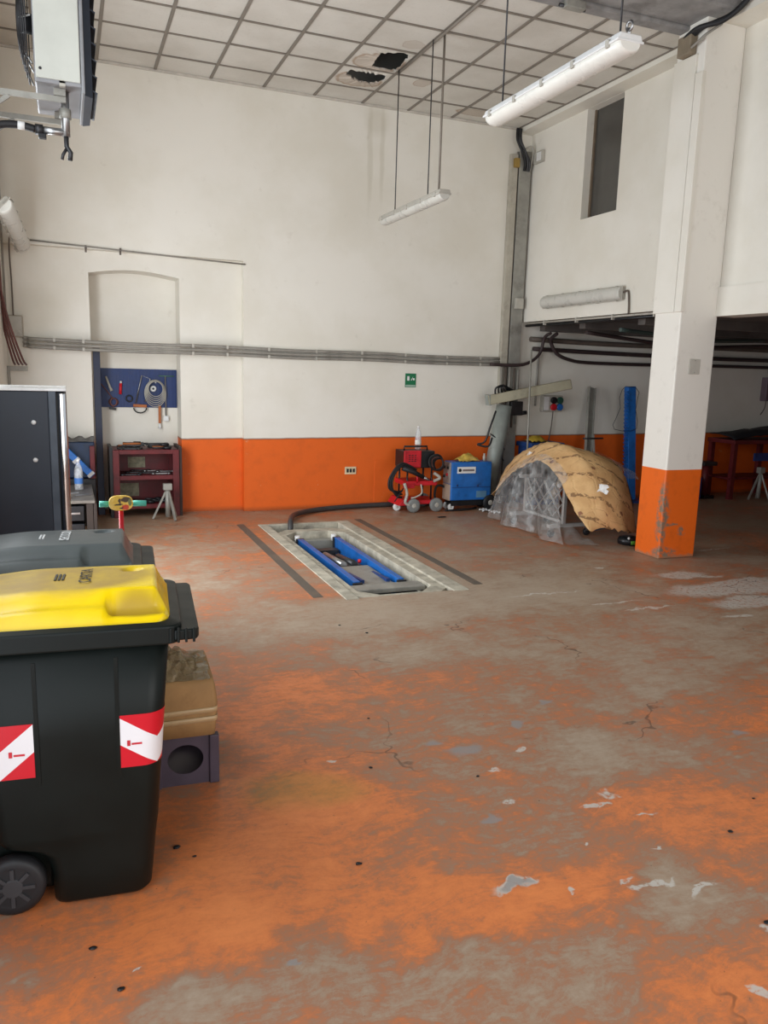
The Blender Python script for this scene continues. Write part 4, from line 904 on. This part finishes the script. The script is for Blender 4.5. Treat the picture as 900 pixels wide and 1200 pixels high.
MB().box(3.95,4.40,9.06,9.42,.34,.40).build('middle_tray', M_RED, rw, bevel=.008)
MB().box(3.93,4.08,9.05,9.10,.31,.36).build('drawer_front', M_RED, rw, bevel=.006)
MB().cyl((4.11,9.05,.38),(4.11,9.05,.5), .014).build('hook_post', M_RED, rw)
bd = MB().box(3.94,4.37,9.1,9.4,.56,.78).build('welder_body', M_BLACK, rw, bevel=.012)
MB().box(3.93,4.17,9.075,9.1,.57,.79).build('red_front', M_RED, bd, bevel=.01)
for r_ in range(4):
    for c_ in range(3): MB().box(3.99+.04*c_, 4.015+.04*c_, 9.070, 9.076, .65+.025*r_, .66+.025*r_).build('vent', M_BLACK, bd)
MB().tube([(3.98,9.2,.78),(3.98,9.2,.83),(4.3,9.2,.83),(4.3,9.2,.78)], .013, 7).build('handle', M_BLACK, bd)
for k in range(5):
    c0 = Vector((4.36+.02*k,9.04+.02*k,.64-.01*k)); MB().tube_closed([c0+Vector((.10*math.cos(t)*(1-.08*k), .01*math.sin(3*t), .10*math.sin(t)*(1-.05*k))) for t in [2*math.pi*q/22 for q in range(22)]], .011, 6).build('coiled_cable', M_BROWN if k == 2 else M_DARK, rw)
for k in range(3):
    MB().tube(smooth_path([(4.0+.04*k,9.02,.55),(3.86,8.99,.60+.02*k),(3.75-.02*k,8.98,.48),(3.74-.02*k,8.98,.33),(3.82,9.0,.22+.03*k),(3.9,9.05,.2+.04*k)]), .014, 7).build('cable', M_DARK, rw)
gun = MB().tube([(3.88,9.0,.58),(4.02,8.98,.53),(4.16,8.97,.46)], [.035,.032,.025], 10).build('spot_gun', M_DARK, rw); MB().tube([(4.16,8.97,.46),(4.24,8.96,.42)], [.022,.008], 8).build('nozzle', M_METAL, gun)
MB().tube([(3.9,9.0,.32),(3.77,8.97,.16)], .008, 6).build('rod', M_DARK, rw); MB().tube(smooth_path([(3.92,9.02,.38),(3.96,9.02,.25),(3.94,9.02,.14),(4.0,9.02,.10)]), .02, 8).build('earth_clamp', M_GREYBOX, rw)
MB().tube(smooth_path([(4.16,9.04,.36),(4.17,9.03,.25),(4.08,9.02,.2),(4.02,9.02,.19)]), .011, 6).build('cable', M_GREYBOX, rw)
MB().tube(smooth_path([(4.34,9.05,.5),(4.42,9.03,.44),(4.33,9.03,.4)]), .02, 7).build('coiled_hose', M_GREYBOX, rw)
bottle('clear_bottle', 'clear plastic bottle standing on the red welder', (4.215, 9.3, .781), .30, M_WHITEP, S(225,222,215))

bw = thing('blue_welder', 'boxy blue welding machine on castors against the back wall', 'welder', (5.1, 9.2, 0))
A, B = onY(528,587,9.02), onY(577,541,9.02)
BX0, BX1, BZ0, BZ1 = A.x, B.x, A.z, B.z
MB().box(BX0, BX1, 9.02, 9.25, BZ0, BZ1).build('cabinet', M_BLUE, bw, bevel=.014)
MB().box(BX0-.012, BX0, 9.04, 9.24, BZ0+.22, BZ1-.01).build('front_panel', mat('grey welder panel', S(150,140,132), .5, 0, .2, 18), bw)
MB().box(BX0-.014, BX0, 9.04, 9.24, BZ0, BZ0+.21).build('lower_panel', mat('beige welder panel', S(170,150,132), .5, 0, .1), bw)
for k, (y, z) in enumerate(((9.1,BZ1-.08),(9.2,BZ1-.08),(9.12,BZ1-.17),(9.2,BZ1-.2))): MB().lathe([(.001,-.02),(.018,-.018),(.02,0)], (BX0-.012,y,z), 'x', 10).build('knob', M_RED if k == 2 else M_BLACK, bw)
MB().box(BX0+.01, BX1-.01, 9.014, 9.02, BZ0+.17, BZ0+.176).build('seam', M_BLUED, bw)
a, b = onY(536,555,9.015), onY(557.5,547,9.015)
pl_ = MB().box(a.x, b.x, 9.012, 9.02, a.z, b.z).build('name_plate', M_WHITEP, bw)
MB().lathe([(.001,-.004),(.022,-.004),(.022,0)], (a.x+.035,9.012,(a.z+b.z)/2), 'y', 16).build('emblem', M_BLACK, pl_)
MB().box(a.x+.075, b.x-.02, 9.009, 9.012, (a.z+b.z)/2-.014, (a.z+b.z)/2+.012).build('print', mat('grey print', S(120,112,112), .5), pl_)
a, b = onY(558,583,9.015), onY(570,575,9.015); MB().box(a.x,b.x,9.014,9.02,a.z,b.z).build('rating_plate', mat('grey blue label', S(90,130,160), .5), bw)
for px in (536,560): p = onY(px,569,9.015); MB().lathe([(.001,-.006),(.014,-.005),(.016,0)], (p.x,9.02,p.z), 'y', 10).build('bolt', M_BLUED, bw)
MB().box(BX0+.02,BX1-.02,9.05,9.23,.06,BZ0).build('undertray', M_BLACK, bw)
spoked(bw, 'castor', (BX0+.03,9.07,.045), .045, .03, M_WHITEP); spoked(bw, 'castor', (BX0+.03,9.21,.045), .045, .03, M_WHITEP); spoked(bw, 'rear_wheel', (BX1-.02,9.0,.1), .1, .04, M_DARK); spoked(bw, 'rear_wheel', (BX1-.02,9.25,.1), .1, .04, M_DARK)
MB().tube(smooth_path([(BX0-.01,9.2,BZ0+.16),(BX0-.07,9.2,BZ0+.18),(4.46,9.21,BZ0+.16),(4.445,9.22,.2),(4.47,9.22,.06),(4.53,9.2,.018)]), .016, 7).build('cable', M_DARK, bw)
rg = MB(); rg.grid(lambda u, v: (BX0+.12+.3*u, 9.05+.17*v, BZ1+.004+(.07*math.sin(3.1*u)**2+.03*abs(math.sin(9*u+4*v)))*math.sin(3.1*v)**.5+.012*random.random()), 12, 8)
tag(rg.build('rag', mat('yellow rag', S(190,160,70), .9, 0, .3, 16, dirt=S(200,180,150)), solid=.006), 'crumpled yellow rag on top of the blue welder', 'rag')
tag(MB().lathe([(.018,0),(.02,.06),(.012,.075),(.012,.1)], (BX1-.08,9.1,BZ1+.001), 'z', 12).build('small_canister', M_GREYBOX), 'small pale canister on the end of the blue welder', 'can')
tag(MB().tube(smooth_path([(4.5,9.0,.015),(4.65,8.99,.015),(4.8,9.01,.015),(4.92,9.05,.015),(5.0,9.1,.015)]), .014, 6).build('floor_cable', M_DARK), 'dark cable lying on the floor in front of the blue welder', 'cable')
for k, (px, py, s) in enumerate(((567,599,.07),(580,601.5,.06))):
    p = onZ(px, py); tag(MB().grid(lambda u, v: (p.x+s*(u-.5)*1.6, p.y+s*(v-.5)*2, .004+.025*abs(math.sin(4*u+5*v))), 5, 5, False).build('paper_scrap', M_WHITEP, solid=.001), 'crumpled white paper scrap on the floor by the blue welder', 'paper', 'paper scraps by the blue welder')
p = onZ(517,606.5); tag(MB().blob((p.x,p.y,.008), (.06,.025,.008), 9, 4, .2).build('floor_crumb', M_BLACK), 'flat dark scrap on the floor in front of the red welder', 'crumb')

# ================================================================ PULLER POST, ARM, WALL THINGS UNDER THE MEZZANINE
pp = thing('puller_post', 'thick grey steel puller post with a long slanting arm', 'frame puller', (5.27, 9.2, 0))
M_POST = mat('scuffed grey post paint', S(150,156,150), .5, .2, .1, 6, dirt=S(80,78,74))
MB().tube([(5.30,9.355,0),(5.38,9.355,.6),(5.50,9.355,1.36)], .105, 20).build('post', M_POST, pp)
MB().lathe([(.16,0),(.16,.02)], (5.31,9.41,0), 'z', 20).build('foot_plate', M_DMETAL, pp)
a, b = onY(572,469,9.3), onY(669,450,8.9)
arm = MB().beam(a, b, .11, .13).build('arm', mat('beige grey arm paint', S(150,144,122), .5, .1, .1, 6, dirt=S(110,104,88)), pp, bevel=.01)
MB().beam(a+Vector((-.01,0,0)), a+Vector((.02,0,.004)), .12, .14).build('end_plate', M_POST, arm)
for k in range(4): MB().tube(smooth_path([a+Vector((.1+.06*k,-.02,.05)), a+Vector((.05+.04*k,-.1,.16)), a+Vector((.2,-.05,.2)), a+Vector((.3+.05*k,0,.1))]), .012, 6).build('chain', M_BLACK, pp)
for k in range(2): MB().tube(smooth_path([(5.29+.02*k,9.33,.98-.2*k),(5.42,9.272,.88-.2*k),(5.53,9.34,.76-.15*k)]), .009, 6).build('strap', M_BLACK, pp)
MB().tube(smooth_path([(5.2,9.05,1.3),(5.12,9.03,1.1),(5.06,9.05,.9),(4.98,9.1,.86),(5.1,9.03,.84),(5.16,9.04,.95)]), .013, 7).build('cable', M_BLACK, pp)
MB().tube(smooth_path([a+Vector((.6,0,.08)), a+Vector((.75,-.01,.12)), a+Vector((.95,0,.13)), a+Vector((1.1,0,.18))]), .012, 6).build('cable', M_BLACK, pp)
p = onY(619,470,9.0); q = onY(616.5,545,8.75)
tag(MB().cyl((p.x,9.0,2.1), (p.x+.02,8.95,.0), .012, None, 8).build('steel_rod', M_STEELP), 'thin upright steel rod behind the paper-wrapped panel', 'rod')
cbx = thing('control_box', 'small dark control box with a handle behind the puller post', 'control box', (5.75,9.4,1.2)); p = onY(604,478,9.45)
MB().box(p.x-.1,p.x+.09,9.40,9.46,p.z-.1,p.z+.09).build('case', M_DMETAL, cbx, bevel=.006); MB().cyl((p.x+.08,9.43,p.z-.07),(p.x+.16,9.42,p.z-.06),.028).build('handle', M_BLACK, cbx)
db = thing('blue_bin', 'dark blue plastic box behind the paper-wrapped panel', 'box', (5.95,9.35,0))
MB().box(5.84,6.34,9.15,9.5,0,.86).build('body', M_BLUED, db, bevel=.02); MB().box(5.82,6.36,9.13,9.52,.80,.865).build('rim', M_BLUED, db, bevel=.01)
tag(MB().grid(lambda u, v: (5.88+.26*u, 9.2+.22*v, .869+.08*math.sin(3*u+.2)*math.sin(3*v+.1)+.02*random.random()), 8, 6).build('rag', mat('mustard rag', S(176,146,44), .9, 0, .2, 16), solid=.006), 'mustard yellow rag on the dark blue box', 'rag')
sb = thing('socket_panel', 'grey socket panel with red and blue industrial sockets on the wall', 'socket', (6.37,YB,1.28)); p0, p1 = onY(633,463,YB), onY(655,482,YB)
MB().box(p0.x,p1.x,YB-.08,YB,p1.z,p0.z).build('case', M_GREYBOX, sb, bevel=.008); MB().box(p0.x+.02,p0.x+.1,YB-.086,YB-.078,p1.z+.02,p0.z-.02).build('breaker_cover', M_WHITEP, sb)
wd = (p1.x-p0.x)
for k, (u, v, mm) in enumerate(((.52,.7,M_BLACK),(.83,.7,mat('green socket', S(36,80,66), .5)),(.52,.28,M_RED),(.83,.28,M_BLUE))):
    MB().lathe([(.04,-.035),(.048,-.03),(.048,0)], (p0.x+wd*u, YB-.08, p1.z+(p0.z-p1.z)*v), 'y', 16).build('socket', mm, sb)
c = onY(648,482,YB-.03); MB().tube(smooth_path([(c.x,YB-.03,c.z),(c.x-.01,YB-.03,c.z-.2),(c.x-.04,YB-.02,c.z-.45)]), .007, 6).build('cable', M_PIPED, sb)
# leaning aluminium channel
ac = thing('metal_channel', 'long grey metal channel leaning against the shaded wall', 'channel', (6.6,9.2,0)); a, b = Vector((6.62,8.95,.0)), onY(693,454,9.52)
d = (b-a).normalized(); MB().beam(a, b, .105, .012, (0,-1,.2)).build('web', M_STEELP, ac)
for s in (-1,1):
    off = d.cross(Vector((0,-1,.2))).normalized()*.05*s; MB().beam(a+off+Vector((0,-.02,0)), b+off+Vector((0,-.02,0)), .008, .05, (0,-1,.2)).build('flange', M_STEELP, ac)
st_ = thing('rod_stand', 'short pale rod stand propped in front of the metal channel', 'stand', (6.75,8.9,0)); MB().beam((6.78,8.9,0),(6.80,9.1,.98),.022,.022).build('rod', M_STEELP, st_); MB().cyl((6.62,9.08,.93),(6.95,9.08,.93),.012).build('crossbar', M_DMETAL, st_)
# blue toothed post
bp = thing('toothed_post', 'tall blue toothed steel post standing beside the white column', 'post', (7.52,9.2,0)); top = onY(738.5,453,9.25); base = Vector((top.x+.12,9.2,0))
MB().beam(base, top, .13, .1, (0,1,0)).build('post', M_BLUE, bp, bevel=.006)
dd = (top-base).normalized(); L_ = (top-base).length; side = Vector((-1,0,0))
for k in range(20):
    q = base+dd*(L_*(.3+.034*k)); m = MB(); m.prism([(q.x-.06,q.z-.028),(q.x-.06,q.z+.03),(q.x-.112,q.z+.026)], 'y', 9.18, 9.25); m.build('tooth', M_BLUE, bp)
MB().box(base.x-.22,base.x+.22,9.0,9.4,0,.03).build('foot', M_BLUED, bp)
lw = [onY(a_, b_, 9.14) for a_, b_ in ((733,453),(729,457),(726,466),(727,478),(722,490),(718,498),(720,503),(729,505),(740,505),(746,502),(747,494),(745,480),(747,468),(749,460),(745,454))]
MB().tube_closed([x for x in lw], .004, 5).build('wire_loop', M_BLACK, bp)

# ================================================================ PAPER-WRAPPED PANEL ON ITS TRESTLE
def paper_mat():
    t = NT('masking paper'); P = t.pos
    col = t.mix(t.ramp(t.noise(P, 5, 4), .35, .65), S(216,176,124), S(198,156,106))
    Pr = t.vm('ADD', P, t.vm('MULTIPLY', t.noise(P, 2, 3, .6, True), (.2,.2,.2)))
    wv = t.n('ShaderNodeTexWave', wave_type='BANDS', bands_direction='DIAGONAL'); t.set(wv.inputs['Vector'], Pr); wv.inputs['Scale'].default_value = 1.5; wv.inputs['Distortion'].default_value = 3; wv.inputs['Detail'].default_value = 3
    ln = t.ramp(wv.outputs['Fac'], .93, .97)
    brk = t.ramp(t.noise(P, 22, 3, .6), .44, .52)
    col = t.mix(t.math('MULTIPLY', t.math('MULTIPLY', ln, brk), .7), col, S(92,60,40))
    v = t.n('ShaderNodeTexVoronoi', feature='F1'); t.set(v.inputs['Vector'], P); v.inputs['Scale'].default_value = 4.5
    dot = t.math('MULTIPLY', t.ramp(t.math('ADD', v.outputs['Distance'], t.math('MULTIPLY', t.noise(P, 45, 3, .6), .2)), .2, .25, 1, 0), .75); col = t.mix(dot, col, S(100,36,34))
    cr_ = t.n('ShaderNodeTexVoronoi', feature='DISTANCE_TO_EDGE'); t.set(cr_.inputs['Vector'], t.warp(P, 4, .2)); cr_.inputs['Scale'].default_value = 4
    t.bump(t.math('ADD', t.math('MULTIPLY', t.ramp(cr_.outputs['Distance'], 0, .05), .45), t.noise(P, 9, 4, .6)), .5, .014)
    return t.out(col, .55, 0, .35)
M_PAPER = paper_mat()
wp = thing('wrapped_panel', 'large arched car body panel wrapped in printed brown masking paper', 'car panel', (5.3, 7.7, 0))
ARC = {4.95: [(8.62,.26),(8.43,.40),(8.19,.58),(7.88,.73),(7.58,.82),(7.35,.77),(7.17,.66),(6.99,.5),(6.82,.36),(6.56,.2)],
       5.2: [(8.92,.21),(8.84,.43),(8.70,.6),(8.45,.79),(8.11,.93),(7.79,1.01),(7.5,1.01),(7.25,.95),(7.03,.81),(6.86,.66),(6.72,.46),(6.60,.22)],
       5.45: [(8.9,.2),(8.8,.42),(8.62,.6),(8.4,.76),(8.05,.88),(7.75,.94),(7.5,.95),(7.25,.92),(7.02,.8),(6.85,.62),(6.75,.42),(6.63,.16)],
       5.72: [(8.8,.2),(8.7,.40),(8.55,.56),(8.35,.68),(8.1,.78),(7.8,.84),(7.55,.87),(7.35,.86),(7.12,.78),(6.96,.58),(6.86,.36),(6.79,.12)],
       5.95: [(8.7,.15),(8.6,.32),(8.45,.48),(8.3,.58),(8.1,.66),(7.85,.72),(7.65,.75),(7.5,.74),(7.35,.66),(7.25,.48),(7.18,.3),(7.12,.12)]}
def resample(pts, n):
    P = smooth_path([Vector((0,a,b)) for a,b in pts], 8); L = [0]
    for a, b in zip(P, P[1:]): L.append(L[-1]+(b-a).length)
    out = []; j = 0
    for k in range(n+1):
        s = L[-1]*k/n
        while j < len(L)-2 and L[j+1] < s: j += 1
        t = (s-L[j])/max(1e-9, L[j+1]-L[j]); out.append(P[j].lerp(P[j+1], t))
    return out
NS = 44; keys = sorted(ARC); rs = {k: resample(ARC[k], NS) for k in keys}; rows = []
for ka, kb in zip(keys, keys[1:]):
    for q in range(5):
        t = q/5; rows.append([Vector((ka+(kb-ka)*t, 0, 0))+rs[ka][i].lerp(rs[kb][i], t)*1.0 for i in range(NS+1)])
rows.append([Vector((keys[-1],0,0))+p for p in rs[keys[-1]]])
for r_ in rows:
    for i, p in enumerate(r_):
        ed = 1 if 0 < i < NS else 0
        p += Vector((random.uniform(-.007,.007), random.uniform(-.01,.01), random.uniform(-.012,.012)))*(.7 if ed else 1.6)
m = MB(); m.rings(rows, False, False, True); m.build('paper_wrap', M_PAPER, wp, solid=.004)
m = MB(); m.rings([[Vector((p.x+.05, p.y+(7.7-p.y)*.05, p.z*.95)) for p in r_] for r_ in rows[1:-1:4]], False, False, True); m.build('panel_shell', M_CAB, wp, solid=.01)
for (px, py) in ((610,534),(586,560),(692,572)):
    p = onX(px, py, 5.05); MB().grid(lambda u, v: (p.x+.06+.02*math.sin(5*u+3*v)+random.uniform(-.01,.01), p.y-.12+.13*(u-.5)+random.uniform(-.02,.02), p.z+.01+.08*(v-.5)+random.uniform(-.015,.015)), 4, 4, False).build('tape_piece', M_WHITEP, wp, solid=.003)
tre = thing('panel_trestle', 'grey folding lattice trestle on castors under the wrapped panel', 'trestle', (5.1,7.65,0))
M_TRE = mat('light grey trestle paint', S(170,168,164), .45, .2, .08)
for y in (8.05, 7.25):
    ft = MB().box(4.90,5.45,y-.025,y+.025,.11,.15).build('foot_bar', M_TRE, tre, bevel=.004)
    for x in (4.945, 5.42):
        cs = MB().lathe([(.012,-.014),(.04,-.014),(.045,0),(.04,.014),(.012,.014)], (x,y,.045), 'y', 16).build('castor', M_DARK, tre)
        MB().box(x-.02,x+.02,y-.022,y+.022,.06,.11).build('fork', M_METAL, cs)
    MB().box(5.08,5.12,y-.02,y+.02,.15,.58).build('upright', M_TRE, tre, bevel=.003)
    MB().box(5.18,5.22,y-.02,y+.02,.59,.838 if y > 8 else .846).build('support_post', M_TRE, tre, bevel=.003)
    MB().box(5.0,5.30,y-.02,y+.02,.56,.60).build('top_bar', M_TRE, tre, bevel=.003)
for k in range(4):
    y0 = 7.27+.195*k
    for s in (0,1):
        MB().beam((5.09+.02*s,y0+(.195 if s else 0),.2),(5.09+.02*s,y0+(0 if s else .195),.39), .008, .022, (1,0,0)).build('lattice_strip', M_TRE, tre)
        MB().beam((5.09+.02*s,y0+(.195 if s else 0),.39),(5.09+.02*s,y0+(0 if s else .195),.58), .008, .022, (1,0,0)).build('lattice_strip', M_TRE, tre)
MB().box(5.085,5.115,7.25,8.05,.15,.18).build('rail', M_TRE, tre)
# clear film hanging in front
def film(u, v):
    ii = int(4+u*28); top = rs[4.95][ii]
    if v < .25:
        k = v/.25; a_ = rs[4.95][ii].lerp(rs[5.2][ii], .28); x = 5.02-.105*k; y = a_.y+(top.y-a_.y)*k; z = a_.z+.02+(top.z-a_.z-.02)*k
    else:
        k = (v-.25)/.75; x = 4.915-.10*k*math.sin(1.5*k)+.05*math.sin(13*u)*k+.022*math.sin(27*u+2)*k
        y = top.y - (.26*u*k*k) + .05*k*(1-u); z = top.z*(1-k)+.012*k
    return (x+.006*random.random(), y+.006*random.random(), max(.008, z))
tag(MB().grid(film, 52, 26).build('plastic_film', M_SHEET), 'clear crumpled plastic film hanging over the front of the wrapped panel', 'plastic film')
tag(MB().grid(lambda u, v: (4.88+.34*u, 7.12-.34*v+.05*math.sin(5*u), .01+.05*abs(math.sin(6*u+4*v))*(1-v)+.3*(1-v)**3*(1-u)), 18, 14).build('plastic_film', M_SHEET), 'loose end of clear film trailing on the floor under the wrapped panel', 'plastic film')
bk_ = thing('bumper_dolly', 'low black wheeled base with a green label under the wrapped panel', 'dolly', (5.62,6.74,0))
MB().lathe([(.06,0),(.11,.01),(.115,.05),(.1,.085),(.05,.095)], (5.58,6.72,0), 'z', 20).build('drum', M_BLACK, bk_)
MB().rings([[(5.58+.1165*math.cos(a),6.72+.1165*math.sin(a),z) for a in [math.radians(-115+65*k/8) for k in range(9)]] for z in (.02,.06)], False, False).build('green_label', mat('green label', S(90,150,50), .5), bk_, solid=.002)
p = onZ(724,629,.09); MB().blob((5.52,6.64,.085), (.014,.014,.014), 8, 6).build('white_knob', M_WHITEP, bk_)
def far_film(u, v):
    X = 5.62+.5*u; ii = int(22+v*11); t = min(1, max(0, (X-5.45)/.27)); q = rs[5.45][ii].lerp(rs[5.72][ii], t) if X < 5.72 else rs[5.72][ii].lerp(rs[5.95][ii], min(1, (X-5.72)/.23))
    over = max(0, X-5.95)
    return (X, q.y-.03-.02*v, q.z+.022+.012*math.sin(9*u+5*v)-.25*over)
fl = MB().grid(far_film, 14, 8)
tag(fl.build('plastic_film', M_SHEET), 'clear film lying over the column end of the wrapped panel', 'plastic film')

# ================================================================ SHADED WORKBENCH BEYOND THE COLUMN
wb = thing('workbench', 'dark red workbench in the shade under the mezzanine', 'workbench', (10.0, 9.2, 0))
MB().box(9.25,11.4,8.95,9.5,.84,.9).build('bench_top', M_REDD, wb, bevel=.006)
for x in (9.3,10.3,11.3):
    for y in (9.0,9.45): MB().box(x-.035,x+.035,y-.035,y+.035,0,.84).build('leg', M_REDD, wb)
MB().box(9.25,11.4,9.0,9.46,.3,.33).build('lower_board', M_REDD, wb); MB().box(9.7,11.4,8.97,9.0,.58,.7).build('blue_rail', M_BLUED, wb)
tag(MB().grid(lambda u, v: (9.25+1.9*u, 8.97+.5*v, .905+.06*abs(math.sin(5*u+2*v))+.14*math.sin(2.6*u)*math.sin(3*v)**.6+.02*random.random()), 22, 8).build('tarpaulin', mat('black tarpaulin', S(30,30,34), .6, 0, .3), solid=.01), 'crumpled black tarpaulin heaped on the shaded workbench', 'tarpaulin')
axle_stand('pale axle stand standing in front of the shaded workbench', (9.72, 8.85, 0), .5, M_STEELP)
mc = thing('floor_grinder', 'dark pedestal machine in the shade beside the workbench', 'machine', (9.0,9.2,0))
MB().box(8.9,9.1,9.1,9.35,0,.05).build('foot', M_BLACK, mc); MB().cyl((9.0,9.22,.05),(9.0,9.22,.5),.05).build('pedestal', M_REDD, mc); MB().box(8.87,9.13,9.12,9.32,.5,.56).build('head', M_DMETAL, mc, bevel=.01)
bx2 = thing('tool_case', 'dark blue tool case on the floor behind the column', 'case', (8.5,9.2,0)); MB().box(8.2,8.8,9.05,9.4,0,.34).build('body', M_BLUED, bx2, bevel=.02); MB().tube([(8.38,9.22,.34),(8.38,9.22,.39),(8.62,9.22,.39),(8.62,9.22,.34)], .012, 7).build('handle', M_BLACK, bx2)
tg = thing('fuse_box', 'dull red fuse box with a dangling cable on the shaded wall', 'fuse box', (10.35,YB,1.4)); p = onY(897,455,YB)
MB().box(p.x-.1,p.x+.3,YB-.12,YB,p.z-.2,p.z+.17).build('case', mat('grey violet case', S(100,84,92), .5), tg, bevel=.01); MB().box(p.x-.03,p.x+.2,YB-.13,YB-.118,p.z-.16,p.z+.05).build('red_cover', M_REDD, tg)
MB().tube(smooth_path([(p.x-.02,YB-.105,p.z+.16),(p.x-.1,YB-.12,p.z+.27),(p.x-.04,YB-.12,p.z+.32),(p.x+.08,YB-.11,p.z+.26),(p.x+.12,YB-.105,p.z+.16)]), .015, 7).build('cable', M_BLACK, tg); MB().tube(smooth_path([(p.x-.02,YB-.06,p.z-.2),(p.x-.04,YB-.06,p.z-.32),(p.x-.1,YB-.05,p.z-.42)]), .008, 6).build('tail', M_PIPED, tg)

for o in bpy.data.objects:
    if '_o' in o: del o['_o']
